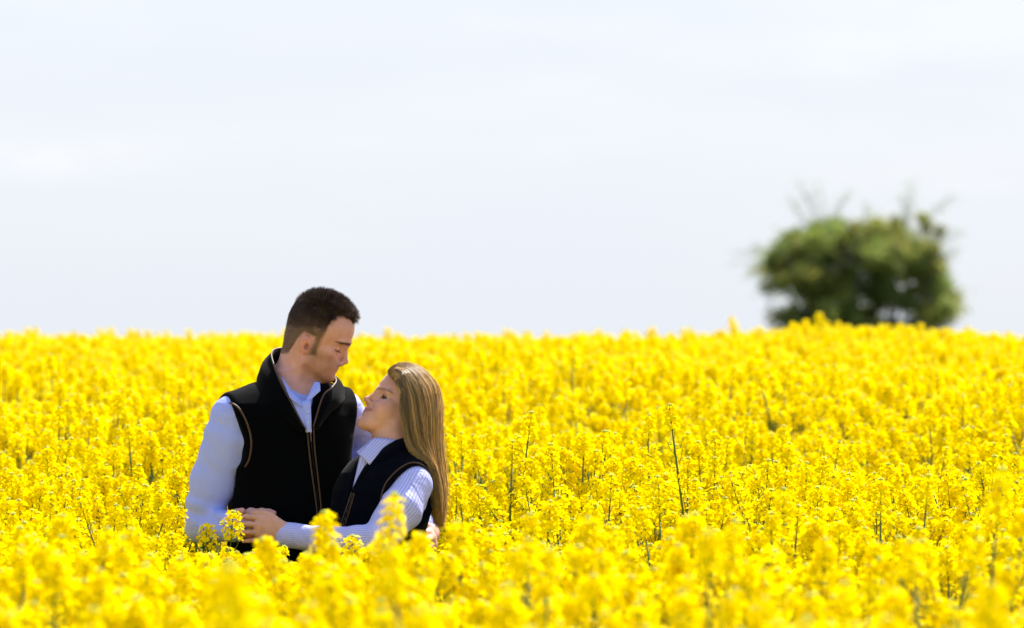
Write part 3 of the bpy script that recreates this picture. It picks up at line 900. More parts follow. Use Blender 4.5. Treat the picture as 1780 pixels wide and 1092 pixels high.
def torso_loft(sections, yaw, dcen):
    """sections: (py, cx, d, a, b) in photograph pixels; yaw = turn of the chest to image right, degrees"""
    sec = np.array(sorted(sections), float)
    zs = CAMZ + (546 - sec[:, 0]) / PXM
    c, s_ = math.cos(R(yaw)), math.sin(R(yaw))
    zz = zs[::-1]; X0 = ((sec[:, 1] - 890) / PXM)[::-1]; Y0 = (FD + (sec[:, 2] + dcen) / PXM)[::-1]; A = (sec[:, 3] / PXM)[::-1]; Bq = (sec[:, 4] / PXM)[::-1]
    def f(p, grow=0.0):
        z = p[:, 2]
        cx = np.interp(z, zz, X0); cy = np.interp(z, zz, Y0); a = np.interp(z, zz, A) + grow; b = np.interp(z, zz, Bq) + grow
        dx, dy = p[:, 0] - cx, p[:, 1] - cy
        u = dx * c + dy * s_; v = dx * s_ - dy * c
        k0 = (np.abs(u / a) ** 2.3 + np.abs(v / b) ** 2.3) ** (1 / 2.3)
        d = (k0 - 1) * np.minimum(a, b) * np.clip(.75 + .25 * np.minimum(1, k0), .5, 1)
        d = np.maximum(d * .9, np.maximum(z - zz[-1], zz[0] - z))
        return d.astype(np.float32)
    mid = np.array([X0.mean(), Y0.mean(), zz.mean()]); rad = float((zz[-1] - zz[0]) / 2 + .28)
    def uv(p):
        z = p[:, 2]; cx = np.interp(z, zz, X0); cy = np.interp(z, zz, Y0); dx, dy = p[:, 0] - cx, p[:, 1] - cy
        return dx * c + dy * s_, dx * s_ - dy * c
    return f, mid, rad, uv

# fabrics
def fleece(name, col, sheen):
    m = mat(name, col, 0.95, spec=0.02, sheen=sheen, sheen_rough=.45)
    n = add_bump(m, 1300, 0.35, 0.001, 4)
    return m
def shirt_mat(name, col, stripe=None, per=0.0085):
    m = mat(name, col, 0.75, spec=0.2); N, L, b = nodes(m)
    if stripe is not None:
        a = N.new('ShaderNodeAttribute'); a.attribute_name = 'stripe'
        mu = N.new('ShaderNodeMath'); mu.operation = 'MULTIPLY'; mu.inputs[1].default_value = 2 * math.pi / per
        si = N.new('ShaderNodeMath'); si.operation = 'SINE'
        mr = N.new('ShaderNodeMapRange'); mr.inputs['From Min'].default_value = .1; mr.inputs['From Max'].default_value = .75
        mxx = N.new('ShaderNodeMix'); mxx.data_type = 'RGBA'; mxx.inputs['A'].default_value = (*col, 1); mxx.inputs['B'].default_value = (*stripe, 1)
        L.new(a.outputs['Fac'], mu.inputs[0]); L.new(mu.outputs[0], si.inputs[0]); L.new(si.outputs[0], mr.inputs['Value']); L.new(mr.outputs['Result'], mxx.inputs['Factor'])
        cur = mxx.outputs['Result']; L.new(cur, b.inputs['Base Color'])
    else: cur = None
    t = N.new('ShaderNodeTexCoord'); n = N.new('ShaderNodeTexNoise'); n.inputs['Scale'].default_value = 9; n.inputs['Detail'].default_value = 3; n.inputs['Distortion'].default_value = 2.2
    bp = N.new('ShaderNodeBump'); bp.inputs['Strength'].default_value = .5; bp.inputs['Distance'].default_value = .016
    L.new(t.outputs['Object'], n.inputs['Vector']); L.new(n.outputs['Fac'], bp.inputs['Height']); L.new(bp.outputs[0], b.inputs['Normal'])
    add_translucent(m, cur, .12)
    return m

# ------------------------------------------------------------------ the man
m_black = fleece('black_fleece', (0.0016, 0.0018, 0.0024), .05)
m_mshirt = shirt_mat('pale_blue_shirt', (0.40, 0.46, 0.97))
m_jeans = mat('dark_trousers', (0.015, 0.017, 0.03), .85); add_bump(m_jeans, 300, .5, .002)

MYAW = 28
def mman(u, v, py):   # chest frame (u to his left, v forward, in pixels) -> photograph pixel/depth
    c, s_ = math.cos(R(MYAW)), math.sin(R(MYAW)); return (500 + u * c + v * s_, py, u * s_ - v * c)
M_SEC = [(652, 508, 12, 52, 46), (668, 504, 8, 66, 54), (684, 500, 4, 92, 60), (700, 499, 0, 112, 68), (722, 498, 0, 119, 75), (760, 499, 0, 119, 80),
         (800, 499, 0, 112, 80), (850, 498, 0, 101, 77), (890, 498, 0, 97, 76), (940, 500, 0, 101, 79), (1000, 500, 0, 108, 84), (1060, 500, 0, 110, 86)]
mt_f, mt_c, mt_r, mt_uv = torso_loft(M_SEC, MYAW, 0)

mRs, mRe, mRw = P(403, 726, -52), P(352, 905, -34), P(408, 918, -98)         # right arm
mLs, mLe, mLw = P(594, 716, 52), P(672, 838, 168), P(746, 928, 78)           # left arm round her back

th = 20
Rman = rot_m([('Y', th), ('X', 4), ('Z', -6)])
mh = Head(P(532.5, 647, -6) , Rman, 1.0, dict(cran=(8.3, -9.3, 22.0, 7.4), brow=(8.85, 11.3), facex=7.4, chin=(7.9, 1.15), jaww=4.9, jaw=(-.2, 3.9),
          eye=(5.9, 9.3), root=(8.4, 9.9), nose=(9.85, 6.3), nbase=(8.0, 4.95), ulip=(7.85, 3.95), llip=(7.8, 3.0), mouth=(5.7, 3.45), ear=(-1.85, 7.7), ear_len=2.7,
          brow_arch=.25, brow_w=.5, lash_dz=-.55, lash_c=.9, lipr=.7))
S = SDF()
S.u(mh.prim())
S.chain([mh.wld((-2.6, 0, 7.2)), P(512, 664, 6), P(505, 700, 4)], [.058, .060, .066], .018, .02)
S.cap(P(505, 706, 2), mRs, .05, .045, .03); S.cap(P(505, 706, 2), mLs, .05, .045, .03)
S.u((lambda p: mt_f(p, -.014), mt_c, mt_r), .04)
S.chain([mRs, mRe, mRw], [.046, .039, .029], .02, .012)
S.chain([mLs, mLe, mLw], [.046, .039, .029], .02, .012)
# right hand under hers: palm on his belly, thumb up
mk = [P(436, 892, -104), P(441, 903, -108), P(442, 915, -108), P(438, 927, -104)]
hand(S, mRw, mk, [[P(455, 889, -106), P(468, 890, -104), P(476, 892, -101)], [P(462, 902, -110), P(476, 904, -106), P(484, 906, -102)],
                  [P(462, 916, -110), P(475, 919, -106), P(483, 921, -102)], [P(456, 930, -106), P(467, 933, -103), P(474, 935, -100)]],
     [P(414, 914, -100), P(409, 901, -106), P(411, 891, -110), P(421, 888, -114)])
# left hand holding her waist from behind
lk = [P(744, 926, 22), P(749, 937, 16), P(750, 950, 12), P(746, 962, 10)]
hand(S, mLw, lk, [[P(736, 925, -8), P(727, 930, -22), P(721, 936, -24)], [P(741, 938, -18), P(731, 945, -34), P(722, 950, -34)],
                  [P(742, 953, -20), P(733, 960, -36), P(724, 965, -34)], [P(739, 966, -14), P(732, 974, -28), P(725, 979, -28)]],
     [P(752, 930, 50), P(742, 915, 30), P(733, 910, 10), P(724, 913, -4)])
# legs and feet (hidden in the crop, still there)
hipL, hipR = P(*mman(58, 0, 1060)), P(*mman(-58, 0, 1060))
def W3(base, z, dx=0, dy=0): return np.array([base[0] + dx, base[1] + dy, z])
for hp, dx in ((hipL, .04), (hipR, -.03)):
    S.chain([hp, W3(hp, .52, dx * .6), W3(hp, .10, dx)], [.085, .058, .042], .03, .02)
    S.chain([W3(hp, .06, dx), W3(hp, .045, dx + .08, -.15)], [.042, .034], .02)
X = axis_pts(-.95, -.10, .006, [(-.64, -.40, .0020), (-.78, -.63, .0026)]); Y = axis_pts(FD - .24, FD + .33, .006, [(FD - .19, FD + .11, .0022)]); Z = axis_pts(-.0, 1.90, .007, [(1.60, 1.88, .0020), (1.17, 1.28, .0026)])
V, F = person_mesh('person', S, X, Y, Z, 1)

SK_M = (0.60, 0.30, 0.25)
HAIRM = (0.055, 0.034, 0.024)
def hair_edge_m(q):
    """>0 where hair grows on the scalp"""
    x, y, z = q[:, 0] - .8, np.abs(q[:, 1]), q[:, 2]
    xe = np.interp(z, [5, 8, 10, 13, 15, 17.3, 18.5, 19.5], [1.2, .75, 1.0, 1.3, 1.6, 2.0, 3.6, 8.0])
    front = z - (17.35 + .05 * y * y - .10 * (x - 7))
    low = np.where(x < -2.9, z - np.interp(x, [-9, -6.6, -6.1, -5.2, -4.2], [2.6, 3.6, 5.6, 9.0, 10.8]), z - 5.7)
    side = np.minimum(xe - x, low)
    side = np.where(x > -2.9, np.minimum(side, np.maximum(x + .9, z - 10.7)), side)
    return np.maximum(np.minimum(side, 3), np.where(x > 1, np.minimum(front, 3), -9))
def fade_m(q): return smooth01(q[:, 2] + .25 * (-q[:, 0]) , 10.5, 17)
def scalp_m(q):
    e = hair_edge_m(q); w = smooth01(e + .25 * wob(q, 7), -.5, .9)
    top = fade_m(q)[:, None]
    ear = (np.abs(q[:, 1]) > 7.2) & (np.abs(q[:, 0] + 1.8) < 2.3) & (np.abs(q[:, 2] - 7.7) < 3.1)
    col = np.array((.105, .066, .042)) * (1 - top) + np.array(HAIRM) * top
    return w * (.80 + .20 * top[:, 0]) * ~ear, col
cols = skin_tint(mh, V, SK_M, (.56, .22, .24), stubble=(.32, .165, .125), browc=(.035, .02, .014), scalp=scalp_m)
man = tag(link('person', mk_mesh('person', V, F, True, [m_skin], colors=cols)),
          'tall man with short dark hair in black fleece gilet, looking down at the woman', 'person')

# hair: a thin cap under thousands of short strands
def hair_cap(h, edge, lift, res, name, col, parent, xr, yr, zr):
    def f(p):
        q = h.loc(p); d = h.sdf(q)
        e = edge(q)
        g = d - lift(q) * smooth01(e, -.1, 1.4)
        return np.maximum(np.maximum(g, -(d + .5)), -e * .5).astype(np.float32) * h.k
    o = h.o
    X = np.arange(*xr, res, dtype=np.float32); Y = np.arange(*yr, res, dtype=np.float32); Z = np.arange(*zr, res, dtype=np.float32)
    V, F = polygonise(lambda p, *a: f(p), X, Y, Z, B=24)
    V = relax(V, F, 1)
    return V, F, link(name, mk_mesh(name, V, F, True, [m_haircap], colors=(col(h.loc(V)) if callable(col) else np.tile(col, (len(V), 1)))), parent)

def lift_m(q):
    return .12 + .38 * smooth01(q[:, 2], 13.5, 19.5) + .25 * smooth01(q[:, 0], 2, 7)
HV, HF, mhair = hair_cap(mh, lambda q: np.minimum(hair_edge_m(q), (q[:, 2] - .30 * q[:, 0] - 13.2) * .4), lift_m, .0022, 'hair', lambda q: scalp_m(q)[1], man, (-.66, -.40), (FD - .14, FD + .12), (1.64, 1.90))
rg = np.random.default_rng(5)
HN = normals(HV, HF); q = mh.loc(HV); nl = HN @ mh.R
outw = (q - np.array([-1, 0, 12.0])); ok = ((nl * outw).sum(1) > 0)
q_b = mh.loc(V); nl_b = normals(V, F) @ mh.R                       # short sides grow straight from the skin
sb = (hair_edge_m(q_b) > rg.uniform(-.35, .9, len(q_b)) ** 1) & (np.abs(q_b[:, 1]) < 8) & (q_b[:, 2] < 17) & (q_b[:, 2] > 2) & ((q_b[:, 1] ** 2) ** .5 < 7.35 + 9 * (np.abs(q_b[:, 0] + 1.8) > 2.3))
i1 = rg.choice(np.where(ok)[0], 17000); i2 = rg.choice(np.where(sb)[0], 19000)
q0 = np.concatenate([q[i1], q_b[i2]]); n0 = np.concatenate([nl[i1], nl_b[i2]])
q0 = q0 + rg.normal(0, .1, q0.shape)
topw = smooth01(q0[:, 2] + .20 * q0[:, 0], 14.5, 19.5); n_ = len(q0)
ln = (.40 + 1.35 * topw * rg.uniform(.3, 1.25, n_) + .35 * smooth01(q0[:, 2], 10, 15))
clump = np.stack([wob(q0, 2.6, 1), wob(q0, 2.6, 5), wob(q0, 2.6, 9)], 1)
dirn = n0 * (.38 + .62 * topw)[:, None] + np.stack([.35 * topw - .15 * (1 - topw), 0 * topw, -.85 * (1 - topw) + .25 * topw], 1) + clump * (.12 + .75 * topw)[:, None] + rg.normal(0, .16, q0.shape)
dirn /= np.linalg.norm(dirn, axis=1, keepdims=True)
t = np.linspace(0, 1, 4)[None, :, None]
paths = q0[:, None] - n0[:, None] * .08 + dirn[:, None] * ln[:, None, None] * t + (n0 * -.25 * topw[:, None])[:, None] * t ** 2 * ln[:, None, None]
paths = mh.o + (paths * mh.k) @ mh.R.T
rad = np.linspace(1, .25, 4)[None] * (.00024 + .00026 * topw)[:, None]
fd = fade_m(q0)[:, None]
sc_ = (np.array((.19, .12, .075)) * (1 - fd) + np.array((.060, .034, .026)) * fd) * rg.uniform(.5, 1.5, (n_, 1))
link('hair_strands', strands_mesh('hair_strands', paths, rad, sc_, m_hair), mhair)
# eyelashes and brow hairs
def lash_set(h, n, z_off, ln, up, parent, colr, seed):
    rg = np.random.default_rng(seed); ps = []
    ex, ez = h.L['eye']
    for sg in (-1, 1):
        for yy in np.linspace(1.9, 4.4, n):
            dy = yy - 3.15; xx = ex - .25 + math.sqrt(max(.05, 1.36 ** 2 - dy * dy)) - .05
            z = ez + z_off + .10 * dy * dy * h.L.get('lash_c', 1)
            p0 = np.array([xx, sg * yy, z]); dr = np.array([1, sg * .35 * dy, up]) + rg.normal(0, .08, 3); dr /= np.linalg.norm(dr)
            ps.append([p0, p0 + dr * ln * .5, p0 + dr * ln + [0, 0, .15]])
    ps = np.array(ps); W_ = h.o + (ps * h.k) @ h.R.T
    return link('eyelashes', strands_mesh('eyelashes', W_, np.tile([.00045, .0003, .0001], (len(ps), 1)), np.tile(colr, (len(ps), 1)), m_hair), parent)
lash_set(mh, 14, -.55, .75, -.55, man, (.02, .012, .01), 3)

# shirt: sleeves, chest, cuffs
def wrinkle(amp, s, seed):
    return lambda p: (amp * wob(p * np.array([1, 1, 1.6]), s, seed)).astype(np.float32)
def sleeve_folds(a, b, amp, n, seed, zone=(0, 1)):
    """soft folds running slantwise round a sleeve, deeper near zone"""
    a = np.asarray(a); b = np.asarray(b); ab = b - a; L2 = ab @ ab
    def f(p):
        t = (p - a) @ ab / L2; w = smooth01(t, zone[0] - .15, zone[0] + .1) * (1 - smooth01(t, zone[1] - .1, zone[1] + .15))
        return (amp * w * np.sin(t * n + 2.2 * wob(p, 16, seed))).astype(np.float32)
    return f
S = SDF()
S.u((lambda p: mt_f(p, -.008), mt_c, mt_r))
SLV = [P(405, 727, -50), P(391, 780, -47), P(373, 832, -42), P(356, 885, -37), P(352, 912, -36)]
S.chain(SLV, [.0640, .0665, .0625, .052, .0495], .02, .01)
S.chain([P(352, 912, -36), mRw], [.0495, .038], .015)
S.chain([mLs, mLe], [.060, .055], .02); S.chain([mLe, mLw + [-.012, .01, .012]], [.055, .036], .02)
S.disp(sleeve_folds(mRe, mRs, .0036, 34, 2.0, (0, .22)))
S.disp(sleeve_folds(mRs, mRe, .0028, 24, 7.0, (.05, .35)))
S.disp(sleeve_folds(mLs, mLe, .0022, 16, 4.0, (.1, .9)))
S.disp(sleeve_folds(P(430, 740, -90), P(352, 930, -40), .0022, 7, 6.0, (-.1, 1.1)))
nkc = (f_cap(P(508, 610, 8), P(506, 706, 2), .056, .064))
S.sub(nkc, .006)
S.cut(lambda p: (p[:, 2] - P(0, 676)[2]).astype(np.float32))
X = axis_pts(-.95, -.10, .0036); Y = axis_pts(FD - .22, FD + .34, .0036); Z = axis_pts(1.02, 1.64, .0036)
V, F = person_mesh('shirt', S, X, Y, Z, 2)
m_shirt = link('shirt', mk_mesh('shirt', V, F, True, [m_mshirt], attrs={'stripe': V[:, 0]}), man)

# fleece gilet
def vest_sdf(tf, c, rad, uvf, sections, arms, clipR, clipL, low, grow):
    S = SDF(); S.u((lambda p: tf(p, grow), c, rad))
    return S
V1 = SDF(); V1.u((lambda p: mt_f(p, .006), mt_c, mt_r))
V1.cap(P(*mman(-60, 0, 700)), P(*mman(-104, 2, 722)), .048, .062, .04)
V1.cap(P(*mman(60, 0, 694)), P(*mman(102, 2, 716)), .048, .066, .04)
V1.cap(P(405, 727, -50), P(394, 770, -47), .0695, .0715, .012)
V1.cap(mLs, mLs * .6 + mLe * .4, .066, .065, .012)
def clipv(p):
    u, v = mt_uv(p); z = p[:, 2]
    top = smooth01(z, P(0, 770)[2], P(0, 700)[2])
    uR = -.160 - .026 * top - .03 * smooth01(-z, -P(0, 795)[2], -P(0, 835)[2])
    uL = .166 + .012 * top + .03 * smooth01(-z, -P(0, 795)[2], -P(0, 835)[2])
    return np.maximum(u - uL, uR - u).astype(np.float32)
V1.cut(clipv, .006)
armR = f_cap(P(403, 726, -51), P(372, 800, -44), .0655, .0630)
V1.disp(lambda p: (.0016 * wob(p, 22, 3) + .0018 * wob(p * np.array([1, 1, .5]), 11, 8)).astype(np.float32))
V1.sub(f_cap(P(391, 780, -47), P(373, 832, -42), .066, .062), .006)
V1.sub(f_cap(P(373, 832, -42), P(352, 912, -36), .063, .05), .006)
# open V down to the zip
zA = P(534, 752, -80)[2]
def vopen(p):
    u, v = mt_uv(p); z = p[:, 2]; h = np.clip((z - zA) / (P(0, 680)[2] - zA), -1, 2)
    w = .040 * np.clip(h, 0, 2)
    w2 = .052 * np.clip(h, 0, 2)
    inside = np.where(v > .02, np.maximum(-(w2) - (u), u - w), 1.0)
    return np.minimum(-inside, 5).astype(np.float32)
V1.cut(vopen, .004)
V1.sub(f_cap(P(509, 600, 8), P(506, 702, 2), .062, .070), .006)
V1.cut(lambda p: (P(0, 1015)[2] - p[:, 2]).astype(np.float32), .01)
V1.cut(lambda p: (p[:, 2] - P(0, 662)[2]).astype(np.float32), .02)
X = axis_pts(-.86, -.34, .0032); Y = axis_pts(FD - .22, FD + .26, .0036); Z = axis_pts(1.05, 1.66, .0032)
V, F = person_mesh('gilet', V1, X, Y, Z, 2)
gilet = link('gilet', mk_mesh('gilet', V, F, True, [m_black]), man)
V1s = V1
# stand collar
inn = [(531, 748, -86), (507, 702, -80), (489, 668, -62), (477, 638, -34), (472, 614, 4), (488, 606, 44), (530, 612, 58), (566, 640, 46), (584, 660, 14), (577, 674, -28), (561, 690, -60), (545, 742, -84)]
out_ = [(523, 752, -86), (484, 716, -86), (458, 694, -66), (446, 668, -34), (452, 646, 6), (478, 644, 54), (530, 654, 80), (580, 664, 62), (600, 680, 30), (596, 700, -20), (574, 718, -58), (552, 748, -80)]
mid_ = [tuple(.5 * (np.array(a) + np.array(b)) + np.array([(-4 if a[0] < 520 else 3), -3, (-5 if a[2] < 0 else 5)])) for a, b in zip(inn, out_)]
collar, CG = patch('collar', [[P(*p) for p in out_], [P(*p) for p in mid_], [P(*p) for p in inn]], 12, 60, .006, m_black, gilet)
b = MB(); tube(b, CG[-1] + np.array([0, 0, .001]), .0026, 6); 
for side in (0, 1):
    pts = ([(534, 746), (537, 780), (541, 815), (546, 850), (550, 880), (553, 915), (556, 960)], [(545, 742), (547, 780), (551, 815), (555, 850), (558, 880), (560, 915), (562, 960)])[side]
    tube(b, surf_line(V1s, pts, 46, .0022), .0024, 6)
arm_front = [(386, 699), (402, 702), (414, 712), (424, 730), (431, 750), (434, 770), (431, 796), (423, 812)]
tube(b, surf_line(V1s, [(a + 3, c) for a, c in arm_front], 40, .002), .0028, 6)
tag(link('piping', b.mesh('piping', [m_piping]), gilet), None)
b = MB()
zp = surf_line(V1s, [(539.5, 746), (542, 780), (546, 815), (550.5, 850), (554, 880), (556.5, 915), (559, 960)], 110, .0015)
for i in range(0, len(zp) - 1):
    T, u, w = frame_of(zp[i + 1] - zp[i]); c = zp[i]; s_ = .0030 * (1 if i % 2 else .8)
    octa(b, c, u, .0016, .0066, 0, (1, 1, 1))
q0 = zp[0]; dn = zp[8] - zp[0]; dn /= np.linalg.norm(dn); fw = np.array([0, -.004, 0])
tube(b, [q0 + fw - dn * .012, q0 + fw * 1.5, q0 + fw * 1.5 + dn * .008], [.0022, .0036, .0026], 6, 0, True, None, .6)
tube(b, [q0 + fw * 2 + dn * .008, q0 + fw * 2.2 + dn * .014, q0 + fw * 2.2 + dn * .034], [.0018, .0036, .0036], 6, 0, True, None, .45)
link('zip', b.mesh('zip', [m_metal], False), gilet)

# shirt collar leaves and front band
def leaf(name, corners, m, parent, th_=.0018, sag=.004):
    a, b_, c, d = [P(*q_) for q_ in corners]
    rows = []
    for t_ in np.linspace(0, 1, 4):
        r0 = a * (1 - t_) + d * t_; r1 = b_ * (1 - t_) + c * t_
        rows.append([r0 * (1 - s2) + r1 * s2 + np.array([0, -sag * math.sin(math.pi * s2) * (1 if t_ < 1 else .6), sag * .4 * math.sin(math.pi * s2)]) for s2 in np.linspace(0, 1, 4)])
    return patch(name, rows, 10, 12, th_, m, parent)[0]
leaf('collar_leaf', [(489, 654, -40), (527, 708, -78), (505, 692, -90), (494, 664, -66)], m_mshirt, m_shirt)
leaf('collar_leaf', [(528, 706, -76), (547, 663, -50), (556, 665, -54), (557, 679, -66)], m_mshirt, m_shirt)
leaf('placket', [(516, 700, -72), (540, 696, -74), (542, 752, -84), (532, 752, -84)], m_mshirt, m_shirt)
leaf('placket', [(497, 672, -70), (530, 705, -73), (536, 752, -82), (510, 712, -80)], m_mshirt, m_shirt)

b = MB()
for t_ in (.25, .75):
    c = P(534.5 + 2 * t_, 708 + 36 * t_, -86 - 6 * t_); octa(b, c, np.array([.4, -.9, .1]), .0042, .003, 0, (1, 1, 1))
link('buttons', b.mesh('buttons', [mat('shirt_button', (.6, .62, .75), .3)]), m_shirt)
# trousers and boots
S = SDF(); S.u((lambda p: mt_f(p, .0), mt_c, mt_r))
for hp, dx in ((hipL, .04), (hipR, -.03)):
    S.chain([hp, W3(hp, .52, dx * .6), W3(hp, .09, dx)], [.10, .078, .065], .04, .02)
S.cut(lambda p: (p[:, 2] - P(0, 972)[2]).astype(np.float32))
V, F = person_mesh('trousers', S, axis_pts(-.9, -.3, .009), axis_pts(FD - .25, FD + .25, .009), axis_pts(.05, 1.16, .009), 1)
link('trousers', mk_mesh('trousers', V, F, True, [m_jeans]), man)
for hp, dx in ((hipL, .04), (hipR, -.03)):
    S = SDF(); S.chain([W3(hp, .20, dx), W3(hp, .07, dx)], [.055, .052]); S.cap(W3(hp, .055, dx), W3(hp, .045, dx + .085, -.16), .05, .042, .03)
    V, F = person_mesh('boot', S, axis_pts(hp[0] - .15, hp[0] + .25, .007), axis_pts(hp[1] - .3, hp[1] + .12, .007), axis_pts(-.01, .26, .007), 1)
    link('boot', mk_mesh('boot', V, F, True, [m_boot]), man)

# ------------------------------------------------------------------ the woman
m_navy = fleece('navy_fleece', (0.0018, 0.0024, 0.0058), .04)
m_wshirt = shirt_mat('striped_shirt', (0.58, 0.58, 0.94), (0.34, 0.375, 0.84), .0078)
m_pearl = mat('pearl', (.8, .78, .74), .25)
m_wjeans = mat('navy_jeans', (0.02, 0.028, 0.06), .85)
WYAW = -50
W_SEC = [(772, 692, 0, 40, 36), (786, 687, 0, 58, 44), (800, 682, 0, 78, 52), (820, 676, 0, 92, 62), (850, 669, 0, 99, 72), (880, 663, 0, 97, 71), (920, 656, 0, 90, 66), (980, 652, 0, 96, 69), (1060, 650, 0, 104, 74)]
WD = -47
wt_f, wt_c, wt_r, wt_uv = torso_loft(W_SEC, WYAW, WD)
wLs, wLm, wLe, wLw = P(718, 844, -114), P(695, 888, -150), P(657, 941, -190), P(500, 931, -128)
wRs, wRe, wRw = P(618, 832, 26), P(588, 928, 152), P(478, 905, 128)
Rw = rot_m([('X', 3), ('Z', 180), ('Y', 31), ('Z', 18)])
wh = Head(P(661.5, 763.5, -42), Rw, 1.0, dict(cran=(7.2, -9.8, 21.3, 6.9), brow=(7.6, 11.0), facex=7.25, chin=(8.0, 1.15), chinw=1.6, jaww=4.35, jaw=(-.4, 4.3),
          eye=(4.9, 9.35), root=(7.75, 10.1), nose=(9.45, 7.15), nbase=(8.2, 6.25), ulip=(8.0, 4.95), llip=(7.95, 4.05), mouth=(4.75, 4.9), crease=True, mento=.35, mw=3.1, nose_s=.85, fat=True, ear=(-2.4, 8.0), ear_len=2.5,
          brow_arch=.55, brow_w=.25, brow_s=.6, brow_dz=.35, lash_dz=.46, lash_c=-1.6, lash_w=.42, open=True))
S = SDF(); S.u(wh.prim())
S.chain([wh.wld((-2.8, 0, 6.5)), P(683, 768, -46), P(688, 800, -46)], [.050, .050, .060], .02, .02)
S.cap(P(682, 800, WD), wLs, .042, .036, .03); S.cap(P(682, 800, WD), wRs, .042, .036, .03)
S.u((lambda p: wt_f(p, -.014), wt_c, wt_r), .03)
S.chain([wLs, wLm, wLe, wLw], [.040, .038, .034, .0235], .02, .012)
S.chain([wRs, wRe, wRw], [.040, .034, .024], .02, .012)
wk = [P(459, 903, -130), P(453, 914, -133), P(451, 926, -131), P(455, 938, -125)]
hand(S, wLw, wk, [[P(441, 899, -132), P(430, 898, -128), P(421, 898, -122)], [P(434, 911, -135), P(422, 911, -130), P(412, 912, -122)],
                  [P(434, 925, -132), P(422, 925, -128), P(413, 926, -120)], [P(441, 939, -125), P(431, 940, -121), P(423, 941, -115)]],
     [P(488, 915, -130), P(471, 898, -128), P(454, 892, -126), P(440, 893, -120)], r=.0073, palm_r=.0105)
rk = [P(452, 892, 128), P(447, 903, 128), P(447, 914, 126), P(450, 924, 122)]
hand(S, wRw, rk, [[P(435, 890, 120), P(425, 890, 110), P(419, 891, 100)], [P(430, 903, 118), P(420, 903, 108), P(413, 904, 98)],
                  [P(431, 916, 116), P(421, 917, 106), P(415, 918, 98)], [P(437, 928, 114), P(429, 930, 106), P(423, 931, 98)]], [P(466, 895, 124), P(455, 884, 120), P(446, 880, 112)], r=.0078, palm_r=.0108)
for u0 in (-.075, .075):
    hp = np.array([P(650, 1060)[0] + u0 * .64, FD + WD / PXM - u0 * .77, .98])
    S.chain([hp, W3(hp, .49), W3(hp, .09)], [.08, .052, .036], .03, .02); S.chain([W3(hp, .055), W3(hp, .045, -.12, -.09)], [.036, .03], .02)
X = axis_pts(-.76, -.12, .006, [(-.76, -.60, .0024), (-.44, -.24, .0020)]); Y = axis_pts(FD - .36, FD + .27, .006, [(FD - .24, FD - .12, .0024), (FD - .16, FD + .03, .0021)]); Z = axis_pts(-.0, 1.70, .007, [(1.47, 1.68, .0020), (1.17, 1.27, .0024)])
V, F = person_mesh('person', S, X, Y, Z, 1)
SK_W = (0.64, 0.33, 0.23)
cols = skin_tint(wh, V, SK_W, (.52, .16, .15), None, browc=(.16, .09, .05))
qw = wh.loc(V)
woman = tag(link('person', mk_mesh('person', V, F, True, [m_skin], colors=cols)),
            'woman with long blonde hair in navy gilet and striped shirt, gazing up at the man', 'person')
# eyes
for h, par in ((wh, woman),):
    ex, ez = h.L['eye']
    for sg in (-1, 1):
        b = bmesh_pts = []
        n1, n2 = 20, 14; Vv = []; Tt = []
        gz_ = np.array([.93, sg * .25, .25]); gz_ /= np.linalg.norm(gz_)
        for i in range(n2 + 1):
            th_ = math.pi * i / n2
            for j in range(n1):
                ph = 2 * math.pi * j / n1; _, u_, w_ = frame_of(gz_)
                d_ = gz_ * math.cos(th_) + (u_ * math.cos(ph) + w_ * math.sin(ph)) * math.sin(th_)
                Vv.append(h.wld(np.array([ex - .22, sg * 3.15, ez]) + d_ * 1.19)); Tt.append((.01, .01, .01) if th_ < .3 else ((.07, .07, .06) if th_ < .75 else (.5, .47, .45)))
        Ff = [(i * n1 + j, i * n1 + (j + 1) % n1, (i + 1) * n1 + (j + 1) % n1, (i + 1) * n1 + j) for i in range(n2) for j in range(n1)]
        link('eye', mk_mesh('eye', Vv, Ff, True, [m_eye], colors=np.array(Tt)), par)
def lashes_w():
    rg = np.random.default_rng(8); ps = []; ex, ez = wh.L['eye']
    for sg in (-1, 1):
        for yy in np.linspace(2.2, 4.45, 16):
            dy = yy - 3.25; xx = ex - .22 + math.sqrt(max(.05, 1.5 - dy * dy)); z = ez + .42 - .16 * dy * dy
            p0 = np.array([xx, sg * yy, z]); dr = np.array([1, sg * (.2 + .35 * dy), .45]) + rg.normal(0, .07, 3); dr /= np.linalg.norm(dr)
            ps.append([p0, p0 + dr * .32, p0 + dr * .55 + [0, 0, .18]])
            if yy > 3.0 and int(yy * 10) % 2: ps.append([p0 - [.06, 0, .82], p0 + dr * .12 - [0, 0, .9], p0 + dr * .22 - [0, 0, .98]])
    ps = np.array(ps); W_ = wh.o + (ps * wh.k) @ wh.R.T
    link('eyelashes', strands_mesh('eyelashes', W_, np.tile([.0005, .0004, .00015], (len(ps), 1)), np.tile((.02, .012, .01), (len(ps), 1)), m_hair), woman)
lashes_w()
# finger ring
def torus(mb, c, axis, R_, r, n=20, m=0):
    T, u, w = frame_of(np.asarray(axis)); tube(mb, [c + R_ * (math.cos(a) * u + math.sin(a) * w) for a in np.linspace(0, 2 * math.pi, n)], r, 6, m)
b = MB(); rc = P(443, 925.5, -131.6); torus(b, rc, P(434, 925, -132) - P(451, 926, -131), .0086, .0011)
octa(b, rc + np.array([0, -.0095, 0]), np.array([0, 1, 0]), .003, .004, 0, (1, 1, 1))
link('ring', b.mesh('ring', [m_metal]), woman)
b = MB(); 
for dz in (0, 1.57): octa(b, wh.wld((-2.0, 7.55, 5.75)), np.array([math.sin(dz), 0, math.cos(dz)]), .003, .006, 0, (1, 1, 1))
link('earring', b.mesh('earring', [m_pearl]), woman)

